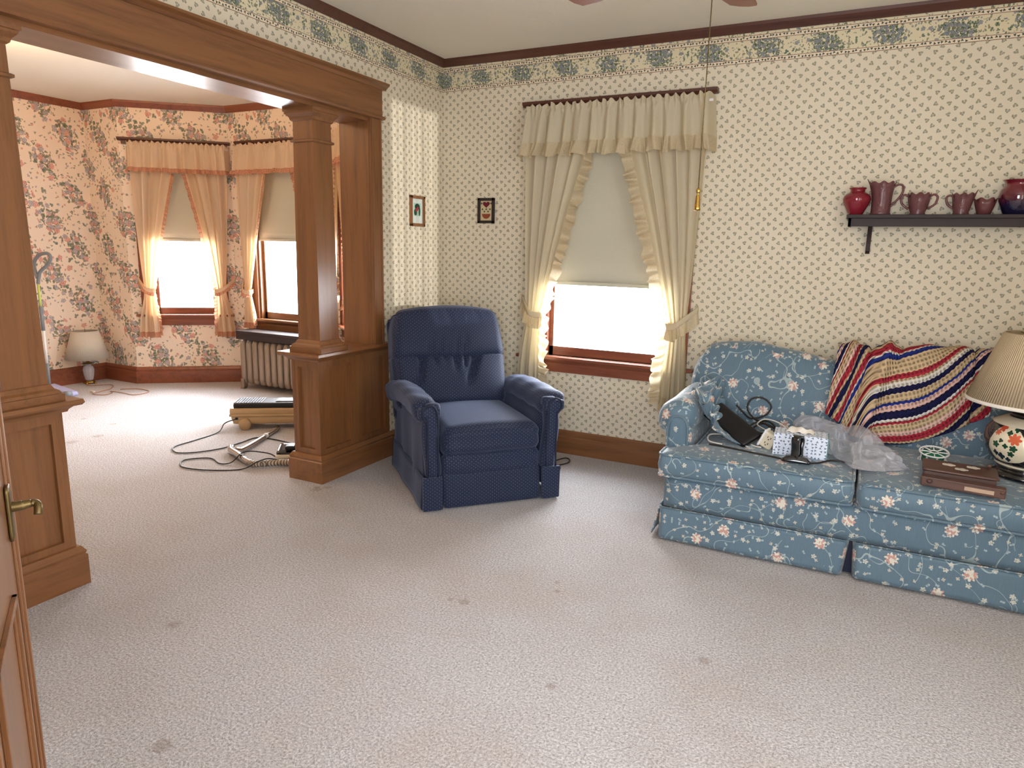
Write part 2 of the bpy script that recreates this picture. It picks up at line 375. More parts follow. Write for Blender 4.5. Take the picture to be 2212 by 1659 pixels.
# ------------------------------------------------------------------ mesh helpers
class MB:
    def __init__(s): s.v = []; s.f = []; s.uv = None; s.smooth = False; s.vuv = {}
    def add(s, vs, fs):
        o = len(s.v); s.v += [Vector(q) for q in vs]; s.f += [tuple(i+o for i in f) for f in fs]; return s
    def box(s, x0, x1, y0, y1, z0, z1):
        vs = [(x, y, z) for z in (z0, z1) for y in (y0, y1) for x in (x0, x1)]
        return s.add(vs, [(0,2,3,1),(4,5,7,6),(0,1,5,4),(2,6,7,3),(0,4,6,2),(1,3,7,5)])
    def bar(s, a, b, w, h, up=(0,0,1)):
        a = Vector(a); b = Vector(b); d = (b-a).normalized(); sd = d.cross(Vector(up)).normalized(); u_ = sd.cross(d)
        vs = [p+sd*i*w/2+u_*j*h/2 for p in (a, b) for i, j in ((-1,-1),(1,-1),(1,1),(-1,1))]
        return s.add(vs, [(0,1,2,3),(7,6,5,4),(0,4,5,1),(1,5,6,2),(2,6,7,3),(3,7,4,0)])
    def loft(s, rings, closed_ring=True, cap=True, closed_path=False):
        n = len(rings[0]); o = len(s.v)
        for r in rings: s.v += [Vector(q) for q in r]
        R = len(rings)
        for i in range(R if closed_path else R-1):
            for j in range(n if closed_ring else n-1):
                a = o+i*n+j; b = o+i*n+(j+1) % n; c = o+((i+1) % R)*n+(j+1) % n; d = o+((i+1) % R)*n+j
                s.f.append((a, b, c, d))
        if cap and closed_ring and not closed_path:
            s.f.append(tuple(o+j for j in reversed(range(n)))); s.f.append(tuple(o+(R-1)*n+j for j in range(n)))
        return s
    def lathe(s, prof, c=(0,0,0), seg=32, shape=None, cap=True):
        rings = []
        for r, z in prof:
            ring = []
            for k in range(seg):
                a = 2*pi*k/seg; rr = r*(shape(a, z) if shape else 1)
                ring.append((c[0]+rr*cos(a), c[1]+rr*sin(a), c[2]+z))
            rings.append(ring)
        s.smooth = True
        return s.loft(rings, True, cap)
    def tube(s, pts, r, seg=8, smooth_n=6, closed=False):
        P = catmull([Vector(p) for p in pts], smooth_n, closed) if smooth_n > 1 else [Vector(p) for p in pts]
        rings = []; up_ = None; L = 0; n = len(P); s.smooth = True; o = len(s.v)
        for i, p in enumerate(P):
            t = (P[(i+1) % n]-P[i-1]) if closed else (P[min(i+1, n-1)]-P[max(i-1, 0)])
            t = t.normalized() if t.length > 1e-9 else Vector((0,0,1))
            if up_ is None: up_ = t.orthogonal().normalized()
            up_ = (up_-t*up_.dot(t)).normalized(); sd = t.cross(up_)
            rr = r(i/(n-1)) if callable(r) else r
            if i: L += (P[i]-P[i-1]).length
            for k in range(seg): s.vuv[len(s.v)+i*seg+k] = (L, k/seg)
            rings.append([p+up_*cos(2*pi*k/seg)*rr+sd*sin(2*pi*k/seg)*rr for k in range(seg)])
        return s.loft(rings, True, True, closed)
    def sweep(s, prof, path, closed=False):
        """prof: (d, z) with d to the right-hand side of the path; path: 2D points; mitred"""
        P = [Vector((p[0], p[1])) for p in path]; n = len(P); rings = []
        for i in range(n):
            if closed: a = (P[i]-P[i-1]).normalized(); b = (P[(i+1) % n]-P[i]).normalized()
            else:
                a = (P[i]-P[i-1]).normalized() if i else (P[1]-P[0]).normalized()
                b = (P[i+1]-P[i]).normalized() if i < n-1 else a
            na = Vector((a.y, -a.x)); nb = Vector((b.y, -b.x)); m = (na+nb); m = m/(m.dot(na)) if m.dot(na) > .05 else na
            rings.append([(P[i].x+m.x*d, P[i].y+m.y*d, z) for d, z in prof])
        return s.loft(rings, True, True, closed)
    def extrude(s, poly, axis, a, b):
        """poly of 2D points in the plane normal to axis"""
        def P(q, t): return {'X': (t, q[0], q[1]), 'Y': (q[0], t, q[1]), 'Z': (q[0], q[1], t)}[axis]
        return s.loft([[P(q, a) for q in poly], [P(q, b) for q in poly]])
    def rbox(s, size, c=(0,0,0), r=.03, n=10, fn=None, rot=None):
        """rounded box; fn(unit coords)->displacement"""
        hx, hy, hz = (q/2 for q in size); r = min(r, hx*.999, hy*.999, hz*.999); C_ = Vector(c); o0 = len(s.v)
        idx = {}; L = max(size)
        N = [max(3, int(n*q/L)+2) for q in size]
        def put(i, j, k):
            key = (i, j, k)
            if key in idx: return idx[key]
            q = [-1+2*t/m for t, m in zip(key, N)]
            # pull grid lines toward the rounded edges
            q = [(abs(t)**.8)*(1 if t > 0 else -1) for t in q]
            p = Vector((q[0]*hx, q[1]*hy, q[2]*hz))
            inn = Vector((max(-hx+r, min(hx-r, p.x)), max(-hy+r, min(hy-r, p.y)), max(-hz+r, min(hz-r, p.z))))
            d = p-inn
            if d.length > 1e-9: p = inn+d.normalized()*r
            if fn: p = p+Vector(fn(q[0], q[1], q[2]))
            if rot: p = rot @ p
            idx[key] = len(s.v); s.v.append(p+C_); return idx[key]
        for ax in range(3):
            a1, a2 = [(1,2),(2,0),(0,1)][ax]
            for side in (0, N[ax]):
                for i in range(N[a1]):
                    for j in range(N[a2]):
                        q = []
                        for di, dj in ((0,0),(1,0),(1,1),(0,1)):
                            k = [0,0,0]; k[ax] = side; k[a1] = i+di; k[a2] = j+dj; q.append(put(*k))
                        s.f.append(tuple(q if side else q[::-1]))
        s.smooth = True; return s
    def grid(s, fn, nu, nv, uv=None):
        """sheet; fn(u, v)->point, u, v in 0..1"""
        o = len(s.v)
        for j in range(nv+1):
            for i in range(nu+1):
                p = fn(i/nu, j/nv); s.vuv[len(s.v)] = uv(i/nu, j/nv) if uv else (i/nu, j/nv); s.v.append(Vector(p))
        for j in range(nv):
            for i in range(nu):
                a = o+j*(nu+1)+i; s.f.append((a, a+1, a+nu+2, a+nu+1))
        s.smooth = True; return s
    def xf(s, m): s.v = [m @ q for q in s.v]; return s
    def build(s, name, mat, parent=None, uv='box', solid=0., sub=0, bevel=0., smooth=None):
        me = bpy.data.meshes.new(name); me.from_pydata([tuple(q) for q in s.v], [], s.f); me.update()
        l = me.uv_layers.new(name='uv')
        for p in me.polygons:
            nx, ny, nz = p.normal
            for li in p.loop_indices:
                vi = me.loops[li].vertex_index; c = me.vertices[vi].co
                if uv == 'vert': q = s.vuv.get(vi, (0, 0))
                elif abs(nz) > .7: q = (c.x, c.y)
                elif uv == 'tan':
                    L = sqrt(nx*nx+ny*ny) or 1; q = (c.x*(-ny/L)+c.y*(nx/L), c.z)
                elif abs(nx) > abs(ny): q = (c.y, c.z)
                else: q = (c.x, c.z)
                l.data[li].uv = q
        sm = s.smooth if smooth is None else smooth
        if sm:
            for p in me.polygons: p.use_smooth = True
        me.materials.append(MATS[mat] if isinstance(mat, str) else mat)
        o = bpy.data.objects.new(name, me); COL.objects.link(o)
        if parent: o.parent = parent
        if solid: md = o.modifiers.new('solid', 'SOLIDIFY'); md.thickness = solid; md.offset = 0
        if bevel: md = o.modifiers.new('bevel', 'BEVEL'); md.width = bevel; md.segments = 2; md.limit_method = 'ANGLE'
        if sub: md = o.modifiers.new('sub', 'SUBSURF'); md.levels = sub; md.render_levels = sub
        return o
def catmull(P, n, closed=False):
    out = []; m = len(P)
    for i in range(m if closed else m-1):
        if closed: a, b, c, d = P[i-1], P[i], P[(i+1) % m], P[(i+2) % m]
        else: a, b, c, d = P[max(i-1, 0)], P[i], P[i+1], P[min(i+2, m-1)]
        for k in range(n):
            t = k/n
            out.append(.5*((2*b)+(c-a)*t+(2*a-5*b+4*c-d)*t*t+(3*b-a-3*c+d)*t**3))
    if not closed: out.append(P[-1])
    return out
def thing(name, label, cat, loc=(0,0,0), rz=0, group=None):
    o = bpy.data.objects.new(name, None); COL.objects.link(o); o.location = loc; o.rotation_euler = (0,0,rz)
    o.empty_display_size = .05; o['label'] = label; o['category'] = cat
    if group: o['group'] = group
    return o
def tag(o, label, cat, group=None):
    o['label'] = label; o['category'] = cat
    if group: o['group'] = group
    return o
def struct(o, label=None):
    o['kind'] = 'structure'
    if label: o['label'] = label
    return o
def lerp(a, b, t): return a+(b-a)*t
def sstep(t): t = max(0, min(1, t)); return t*t*(3-2*t)

# ------------------------------------------------------------------ the room
H = 2.7086; T = .209
struct(MB().box(-4.4, 4.6, -6.2, .95, -.1, 0).build('floor', 'carpet'))
struct(MB().box(-.1, 4.6, -6.2, .16, H, H+.12).build('ceiling', 'ceiling'))
struct(MB().box(-4.4, -.1, -6.2, .95, H, H+.12).build('ceiling', 'ceiling'))

def wall_local(name, L, holes, mat, org, ang, x0=0., x1=None, th=.16, border=False):
    """wall along local x, inner face at y=0, outside at +y; holes = [(xa, xb, za, zb)]"""
    x1 = L if x1 is None else x1
    b = MB(); xs = x0
    for xa, xb, za, zb in sorted(holes):
        b.box(xs, xa, 0, th, 0, H); b.box(xa, xb, 0, th, 0, za) if za > 0 else None; b.box(xa, xb, 0, th, zb, H); xs = xb
    b.box(xs, x1, 0, th, 0, H)
    o = b.build(name, mat, uv='tan'); o.location = org; o.rotation_euler = (0,0,ang); struct(o)
    if border:
        q = MB().box(x0, L, -.0015, .001, 2.497, 2.664).build('wallpaper_border', 'border', o, uv='tan')
    return o
# far wall of the living room and the left wall
wall_local('wall_far', 4.3, [(.845, 1.705, .69, 2.26)], 'paperA', (0,0,0), 0, border=True)
lw = MB().box(-T, 0, -.672, .0, 0, H).box(-T, 0, -.84, -.672, .79, H).box(-T, 0, -4.2, -.84, 2.19, H).box(-T, 0, -4.2, -3.55, 0, 2.19).build('wall_left', 'paperA', uv='tan'); struct(lw)
MB().box(-.001, .0015, -4.2, 0, 2.497, 2.664).build('wallpaper_border', 'border', lw, uv='tan')
# unseen right and back walls; their window openings are invented to let in light
wall_local('wall_right', 4.4, [(2.02, 2.42, 1.28, 2.2), (3.3, 3.9, .7, 2.2)], 'paperA', (4.3, 0, 0), -pi/2, border=True)
wall_local('wall_back', 8.6, [(1.15, 2.05, .7, 2.15)], 'paperA', (4.3, -4.55, 0), pi, border=True)
# bay room
wall_local('wall_bay_left', 4.6, [], 'paperB', (-4.136, -4.55, 0), pi/2)
wall_local('wall_bay_corner', .501, [], 'paperB', (-4.136, 0, 0), 0, -.16)
A1 = atan2(.62, .76); BAYL = .981
wall_local('wall_bay_west_window', BAYL, [(.2, .80, .70, 2.26)], 'paperB', (-3.635, 0, 0), A1, 0, BAYL+.06)
wall_local('wall_bay_middle_window', 1.365, [(.325, 1.095, .68, 2.26)], 'paperB', (-2.875, .62, 0), 0, -.06, 1.425)
wall_local('wall_bay_east_window', BAYL, [(.18, .78, .70, 2.26)], 'paperB', (-1.51, .62, 0), -A1, -.06, BAYL)
wall_local('wall_bay_return', .62, [], 'paperB', (-.75, 0, 0), 0, 0, .54)

# unseen thin strips added across the narrow right-hand opening to streak the low sun
dr = MB()
for k in range(9): dr.box(4.31, 4.315, -2.42+.045*k, -2.42+.045*k+(.012 if k % 3 else .02), 1.25, 2.22)
struct(dr.build('window_5', 'curtain'))

# crown moulding, baseboards
CR = [(0, 2.660), (.008, 2.660), (.014, 2.668), (.034, 2.692), (.036, H), (0, H)]
struct(MB().sweep(CR, [(.0, -4.55), (.0, 0), (4.3, 0), (4.3, -4.4)]).build('trim_1', 'darkX'), 'dark crown moulding of the living room')
CR2 = [(0, 2.648), (.008, 2.648), (.014, 2.658), (.034, 2.69), (.038, H), (0, H)]
struct(MB().sweep(CR2, [(-4.136, -4.5), (-4.136, 0), (-3.635, 0), (-2.875, .62), (-1.51, .62), (-.75, 0), (-T, 0)]).build('trim_2', 'redX'), 'red-brown crown moulding of the bay room')
BB = [(0, 0), (.024, 0), (.024, .118), (.016, .124), (.018, .14), (.010, .158), (.003, .167), (0, .167)]
struct(MB().sweep(BB, [(.0, -.66), (0, 0), (4.3, 0), (4.3, -4.4)]).build('baseboard_far', 'woodX'))
struct(MB().sweep(BB, [(-4.136, -4.5), (-4.136, 0), (-3.635, 0), (-2.875, .62), (-1.51, .62), (-.75, 0), (-T, 0)]).build('baseboard_bay', 'redX'))

# ------------------------------------------------------------------ the opening: header, post, half walls, columns
HY0, HY1 = -3.62, -.742
hd = MB()
hd.extrude([(0, 2.19), (.03, 2.19), (.03, 2.365), (0, 2.365)], 'Y', HY0, HY1)
hd.extrude([(0, 2.362), (.036, 2.362), (.05, 2.376), (.066, 2.386), (.068, 2.398), (0, 2.398)], 'Y', HY0-.03, HY1+.03)
hd.extrude([(0, 2.185), (.042, 2.187), (.046, 2.196), (.042, 2.206), (0, 2.208)], 'Y', HY0-.012, HY1+.012)
hd = struct(hd.build('trim_3', 'woodY'), 'honey oak header board over the room opening')
MB().box(-T-.012, .004, -3.56, -.84, 2.165, 2.19).build('soffit', 'woodY', hd)
po = MB()
po.box(-T-.012, .008, -.856, -.838, .79, 2.166)
po.box(.0, .022, -.852, -.742, .79, 2.19).box(.0, .028, -.762, -.748, .79, 2.19).box(0, .028, -.846, -.836, .79, 2.19)
struct(po.build('trim_4', 'woodZ', bevel=.002), 'oak corner post of the opening')
po = MB().box(-T-.012, .008, -3.552, -3.534, .79, 2.166).box(0, .022, -3.64, -3.54, .79, 2.19)
struct(po.build('trim_5', 'woodZ', bevel=.002), 'oak jamb at the near end of the opening')

def half_wall(y0, y1, label, endsign):
    """y0 < y1; endsign -1: free end at y0, +1: free end at y1"""
    o = thing('half_wall', label, 'half wall', (-T/2, (y0+y1)/2, 0), 0, 'panelled half walls')
    cy = (y0+y1)/2; X0, X1 = -T/2, T/2
    def loc(b): return b.xf(Matrix.Translation((T/2, -cy, 0)))
    # body with framed panels on both faces and on the free end
    b = MB().box(-T+.018, -.018, y0+(.018 if endsign < 0 else 0), y1-(.018 if endsign > 0 else 0), 0, .76)
    L = y1-y0; st = .045
    for xa, xb in ((-.020, 0.), (-T, -T+.020)):
        b.box(xa, xb, y0, y1, 0, .2); b.box(xa, xb, y0, y1, .70, .765)
        b.box(xa, xb, y0, y0+st, .2, .70); b.box(xa, xb, y1-st, y1, .2, .70)
        m = (y0+y1)/2; b.box(xa, xb, m-.05, m+.05, .2, .70)
    ye = (y0+.0004, y0+.020) if endsign < 0 else (y1-.020, y1-.0004)
    b.box(-T+.0205, -.0205, ye[0], ye[1], 0, .2); b.box(-T+.0205, -.0205, ye[0], ye[1], .70, .765)
    b.box(-T+.0205, -T+.045, ye[0], ye[1], .2, .70); b.box(-.045, -.0205, ye[0], ye[1], .2, .70)
    loc(b).build('panelling', 'woodZ', o)
    # baseboard and cap go round the free end
    if endsign < 0: path = [(-T, y1), (-T, y0), (0, y0), (0, y1)]
    else: path = [(0, y0), (0, y1), (-T, y1), (-T, y0)]
    if endsign < 0: pth = path
    else: pth = path
    bb = [(0, 0), (.028, 0), (.028, .128), (.022, .134), (.026, .146), (.012, .168), (0, .170)]
    # right-hand side of the path must be the outside
    loc(MB().sweep(bb, pth if True else pth)).build('baseboard', 'woodY', o)
    cap = [(0, .742), (.014, .742), (.018, .752), (.034, .766), (.052, .768), (.060, .778), (.056, .792), (0, .792)]
    loc(MB().sweep(cap, pth)).build('cap_moulding', 'woodY', o)
    loc(MB().box(-T-.002, .002, y0+(.002 if endsign < 0 else 0), y1, .76, .7915)).build('cap_board', 'woodY', o)
    return o
half_wall(-1.35, -.672, 'panelled oak half wall beside the blue recliner, with a square column on its end', -1)
half_wall(-3.54, -2.812, 'panelled oak half wall at the left edge, near the door lever', 1)

def column(cx, cy, label):
    o = thing('square_column', label, 'column', (cx, cy, .7915), 0, 'square tapered columns')
    def sq(h, z): return [(-h, -h, z), (h, -h, z), (h, h, z), (-h, h, z)]
    B = .0
    b = MB().loft([sq(.084, .055), sq(.074, 1.31)])
    b.build('shaft', 'woodZ', o, bevel=.002)
    pl = MB().loft([sq(.122, 0), sq(.122, .03)]).loft([sq(.116, .03), sq(.110, .042), sq(.098, .05), sq(.090, .066), sq(.084, .07)])
    pl.build('base_moulding', 'woodX', o, bevel=.002)
    MB().loft([sq(.078, 1.19), sq(.086, 1.194), sq(.086, 1.204), sq(.078, 1.208)]).build('necking_ring', 'woodX', o)
    MB().loft([sq(.076, 1.305), sq(.084, 1.312), sq(.088, 1.326), sq(.104, 1.343), sq(.106, 1.352), sq(.112, 1.354), sq(.112, 1.3735)]).build('capital', 'woodX', o)
    return o
column(-.093, -1.235, 'square oak column on the half wall beside the blue recliner')
column(-.093, -2.93, 'square oak column at the left edge of the photo')

# ------------------------------------------------------------------ windows
def window(n, org, ang, xa, xb, za, zb, capx, wd, shade_z, pane_sill=0, blind_label='', wide=.145, cap_z=2.345, stool_over=.05):
    """casing, sashes, glass; xa..xb is the opening"""
    b = MB()
    b.box(xa-wide, xa+.004, -.022, 0, za-.005, cap_z); b.box(xb-.004, xb+wide, -.022, 0, za-.005, cap_z)
    b.box(xa-wide, xb+wide, -.024, 0, zb-.01, cap_z)
    b.box(xa-wide+.012, xa-wide+.024, -.028, 0, za, cap_z); b.box(xb+wide-.024, xb+wide-.012, -.028, 0, za, cap_z)
    b.box(xa-.002, xa+.022, 0, .14, za, zb); b.box(xb-.022, xb+.002, 0, .14, za, zb); b.box(xa, xb, 0, .14, zb-.02, zb+.002)
    o = b.build('window_%d' % n, wd+'Z', bevel=.0015); o.location = org; o.rotation_euler = (0,0,ang); struct(o)
    MB().extrude([(0, cap_z), (-.03, cap_z), (-.05, cap_z+.014), (-.052, cap_z+.03), (0, cap_z+.03)], 'X', capx[0], capx[1]).build('window_head_cap', 'darkX', o)
    MB().box(capx[0]+.03, capx[1]-.03, -.03, 0, cap_z-.03, cap_z).build('head_casing', 'darkX', o)
    st = MB().box(xa-wide-stool_over, xb+wide+stool_over, -.055, 0, za-.022, za); st.box(xa, xb, 0, .1, za-.022, za)
    st.build('window_stool', wd+'X', o, bevel=.004)
    MB().extrude([(0, za-.11), (-.016, za-.11), (-.018, za-.05), (-.03, za-.03), (-.03, za-.022), (0, za-.022)], 'X', xa-wide, xb+wide).build('apron', wd+'X', o)
    zm = (za+zb)/2
    for nm, y, z0, z1 in (('lower_sash', .045, za, zm+.02), ('upper_sash', .085, zm-.02, zb-.02)):
        s_ = MB().box(xa+.02, xb-.02, y, y+.035, z0, z0+(.062 if nm[0] == 'l' else .035)).box(xa+.02, xb-.02, y, y+.035, z1-.035, z1)
        s_.box(xa+.02, xa+.05, y, y+.035, z0, z1).box(xb-.05, xb-.02, y, y+.035, z0, z1)
        so = s_.build(nm, wd+'X', o)
        MB().box(xa+.045, xb-.045, y+.015, y+.019, z0+.03, z1-.03).build('glass', 'glass', so)
    return o
W = []
FAR = ((0,0,0), 0); BW = ((-3.635, 0, 0), A1); BM = ((-2.875, .62, 0), 0); BE = ((-1.51, .62, 0), -A1)
window(1, *FAR, .845, 1.705, .69, 2.26, (.655, 1.925), 'red', 0)
window(2, *BW, .2, .80, .70, 2.26, (-.0, BAYL+.015), 'red', 0, wide=.105)
window(3, *BM, .325, 1.095, .68, 2.26, (.13, 1.33), 'wood', 0, wide=.15)
window(4, *BE, .18, .78, .70, 2.26, (.0, BAYL-.01), 'red', 0, wide=.105)
def portal(org, ang, x, z, sx, sz):
    m = Matrix.Translation(org) @ Matrix.Rotation(ang, 4, 'Z')
    p = m @ Vector((x, .13, z)); area_light('daylight_portal', p, (pi/2, 0, ang), sx, sz, 1, portal=True).rotation_euler = (Matrix.Rotation(ang, 3, 'Z') @ Matrix.Rotation(-pi/2, 3, 'X')).to_euler()
for f_, x_, sx in ((FAR, 1.275, .86), (BW, .5, .6), (BM, .71, .77), (BE, .48, .6)): portal(f_[0], f_[1], x_, 1.45, sx, 1.5)
def added_daylight(fr, x, z, sx, sz, power, tilt):  # area lights added outside the windows to strengthen the sky's light
    m = Matrix.Translation(fr[0]) @ Matrix.Rotation(fr[1], 4, 'Z'); d = (Matrix.Rotation(fr[1], 3, 'Z') @ Vector((0, -1, -tilt))).normalized()
    o = area_light('added_daylight', m @ Vector((x, .62, z)), (0,0,0), sx, sz, power, (.93, .97, 1.0)); o.rotation_euler = d.to_track_quat('-Z', 'Y').to_euler()
added_daylight(BW, .5, 1.35, .8, 1.0, 90, .75); added_daylight(BM, .71, 1.35, .9, 1.0, 110, .75); added_daylight(BE, .48, 1.35, .8, 1.0, 90, .75)
added_daylight(FAR, 1.275, 1.35, .9, 1.0, 60, .6)
portal((4.3,0,0), -pi/2, 2.22, 1.74, .4, .92); portal((4.3,0,0), -pi/2, 3.6, 1.45, .6, 1.5)
portal((4.3,-4.55,0), pi, 1.6, 1.42, .9, 1.45)

# ------------------------------------------------------------------ curtains
def place(o, fr): 
    m = Matrix.Translation(fr[0]) @ Matrix.Rotation(fr[1], 4, 'Z') @ Matrix.Translation(o.location); 
    o.location = m.to_translation(); o.rotation_euler = (0,0,fr[1]+o.rotation_euler[2]); return o
def waves(u, seed, n, spread=.35):
    rs = random.Random(seed); ph = rs.random()*6; a = 0
    for k, wgt in ((n, 1.), (n*1.63, .45), (n*.57, .5)): a += wgt*sin(2*pi*k*u+ph+spread*sin(5*u+ph)); ph += rs.random()*6
    return a/1.6
def ruffle_strip(edge, width, outd, amp, freq, nsub, seed, name, mat, par):
    """edge(s)->point; outd(s)->direction; gathered strip"""
    n = int(nsub); b = MB()
    L = sum((Vector(edge((i+1)/60))-Vector(edge(i/60))).length for i in range(60))
    def fn(u, v):
        p = Vector(edge(u)); d = Vector(outd(u)).normalized()
        k = 2*pi*freq*u*L; wv = sin(k+sin(u*37+seed)*1.2)
        wv2 = cos(k*.5+seed+sin(u*23))
        e = width*(1+.10*sin(k*.37+seed))
        return p+d*e*v+Vector((0, -1, 0))*(amp*(.25+v)*wv+.012*v)+Vector((d.z, 0, -d.x))*wv2*amp*.7*v
    b.grid(fn, n, 5, lambda u, v: (u*L, v*width))
    return b.build(name, mat, par, uv='vert')
def curtain(fr, side, xo, xi, xt, wt, xb0, xb1, zt, ztie, zb, seed, label, cm, rm, ruf, nf, lab_group, y0=-.075, hook=None):
    """side +1: the outer edge is at the right.  xo outer x, xi inner x at top, xt outer x at the tie, wt tie width"""
    s_ = side
    o = thing('curtain', label, 'curtain', ((xo+xi)/2, y0, zb), 0, lab_group)
    ox, oz = (xo+xi)/2, zb
    def edges(v):
        z = lerp(zt, zb, v); 
        if z > ztie:
            t = (zt-z)/(zt-ztie); oe = lerp(xo, xt, t**1.6); ti = t**1.12
            ie = lerp(xi, xt-s_*wt, ti)+s_*.02*sin(pi*t)
        else:
            t = (ztie-z)/(ztie-zb); q = sstep(t*1.2)
            oe = lerp(xt, xb1, q*.5+t*.5); ie = lerp(xt-s_*wt, xb0, q*.7+t*.3)
        return oe, ie, z
    def fn(u, v):
        oe, ie, z = edges(v); d = abs(z-ztie)/(zt-ztie)
        am = lerp(.012, .034, min(1, d*1.3)); 
        if z < ztie: am = lerp(.012, .028, min(1, (ztie-z)/.25))
        x = lerp(ie, oe, u); wv = waves(u, seed, nf)
        x += .3*am*cos(2*pi*nf*u+seed)
        return (x-ox, -am*wv-.018*(1-u)-(.012 if abs(z-ztie) < .03 else 0), z-oz)
    MB().grid(fn, 110, 46).build('drape', cm, o)
    def ed(sx):
        v = sx; oe, ie, z = edges(v); q = fn(0, v); return (q[0]+s_*.004, q[1]-.004, q[2])
    v1 = 1.0
    if rm:
        n = int(170 if ruf > .04 else 150)
        ruffle_strip(lambda q: ed(.085+q*.915), ruf, lambda q: (-s_, 0, -.25), .02 if ruf > .04 else .006, 16 if ruf > .04 else 26, n*2, seed, 'ruffle', rm, o)
        # hem ruffle
        def hem(u):
            q = fn(u, 1.0); return (q[0], q[1]-.004, q[2]+.03)
        ruffle_strip(hem, ruf*1.1+.02, lambda q: (0, 0, -1), .012 if ruf > .04 else .005, 18, 120, seed+2, 'hem_ruffle', rm, o)
    # tieback from the gathered waist up to a hook on the casing
    hx = (hook if hook is not None else xo+s_*.015)
    a = Vector((xt-s_*(wt+.012)-ox, -.045, ztie-oz-.005)); c = Vector((hx-ox, .035, ztie+.105-oz)); m = Vector(((a.x*.45+c.x*.55), -.06, lerp(a.z, c.z, .42)-.012))
    bk = Vector((a.x+s_*.02, .02, a.z+.01))
    pts = catmull([bk, a, Vector((a.x+s_*wt*.5, -.07, a.z+.005)), m, c], 10)
    hw = .02
    def tf(u, v):
        i = min(len(pts)-1, int(u*(len(pts)-1)+.5)); return pts[i]+Vector((0, 0, (v-.5)*2*hw))
    tb = MB().grid(tf, len(pts)-1, 4).build('tieback', cm, o, solid=.006)
    def te(u):
        f = u*(len(pts)-1); i = int(f); j = min(i+1, len(pts)-1); return pts[i].lerp(pts[j], f-i)+Vector((0, -.003, -hw*.8))
    if rm: ruffle_strip(te, ruf*1.05, lambda q: (s_*.25*(q-.2), 0, -1), .012 if ruf > .04 else .006, 20, 150, seed+5, 'tieback_ruffle', rm, tb)
    place(o, fr); return o
def valance(fr, x0, x1, zt, zb, seed, label, cm, rm, ruf, grp, y0=-.118, nf=15, flare=.02):
    o = thing('curtain_valance', label, 'valance', ((x0+x1)/2, y0, zb), 0, grp); ox = (x0+x1)/2
    L = x1-x0
    def path(u):
        # returns to the wall at both ends
        x = lerp(x0, x1, u); y = 0
        e = min(u, 1-u)*L
        if e < .03: y = (.03-e)/.03*.085
        return x, y
    def fn(u, v):
        x, y = path(u); z = lerp(zt, zb, v); 
        rs = sin(2*pi*nf*2.7*u+seed)+.5*sin(2*pi*nf*4.1*u+1)
        hd_ = .8*math.exp(-((v-.14)/.05)**2)
        am = .015+.014*v
        yy = y-(am*waves(u, seed, nf)*(1-hd_)+.006*rs*(1-sstep(v*2.2)))-.02*v*(1 if y == 0 else .3)
        if v < .1: yy -= .006*sin(2*pi*nf*3.3*u)
        zz = z+(.010*sin(2*pi*nf*1.9*u)*max(0, 1-v*9))
        xx = (x-ox)*(1+flare*v)
        return (xx, yy, zz-zb)
    MB().grid(fn, 320, 22).build('gathered_panel', cm, o)
    def ed(u): q = fn(u, 1.); return (q[0], q[1]-.006, q[2]+.014)
    ruffle_strip(ed, ruf, lambda q: ((q-.5)*.35, -.12, -1), .015 if ruf > .05 else .006, 15 if ruf > .05 else 24, 420, seed, 'ruffle', rm, o)
    MB().tube([(x0-ox, .02, zt-zb-.04), (x1-ox, .02, zt-zb-.04)], .008, 8, 1).build('rod', 'white', o)
    place(o, fr); return o
def roller_shade(fr, x0, x1, zt, zb, label, grp):
    o = thing('roller_shade', label, 'roller shade', ((x0+x1)/2, .008, zt), 0, grp); h = (x1-x0)/2
    MB().tube([(-h, .012, 0), (h, .012, 0)], .018, 12, 1).build('roller', 'shade', o)
    MB().grid(lambda u, v: (lerp(-h, h, u), .004+.002*sin(u*9+v*5), lerp(0, zb-zt+.02, v)), 12, 12).build('shade_cloth', 'shade', o, solid=.001)
    MB().rbox((2*h, .009, .026), (0, .003, zb-zt+.013), .004, 4).build('hem_bar', 'shade', o)
    place(o, fr); return o
CG = 'cream curtains of the living room window'; BG = 'peach curtains of the bay windows'
curtain(FAR, -1, .715, 1.20, .735, .125, .87, .685, 2.20, .985, .50, 3, 'cream curtain with wide lace ruffle, tied back behind the blue recliner', 'curtain', 'ruffle', .068, 5, CG, hook=.68)
curtain(FAR, 1, 1.895, 1.40, 1.845, .105, 1.715, 1.865, 2.20, .965, .47, 8, 'cream curtain with wide lace ruffle, tied back beside the sofa', 'curtain', 'ruffle', .068, 5, CG, hook=1.905)
valance(FAR, .70, 1.915, 2.335, 2.085, 2, 'cream gathered valance with lace ruffle on the window behind the blue recliner', 'curtain', 'ruffle', .088, None, nf=13, flare=.04)
roller_shade(FAR, .87, 1.68, 2.235, 1.185, 'cream roller shade half down in the living room window', 'roller shades')
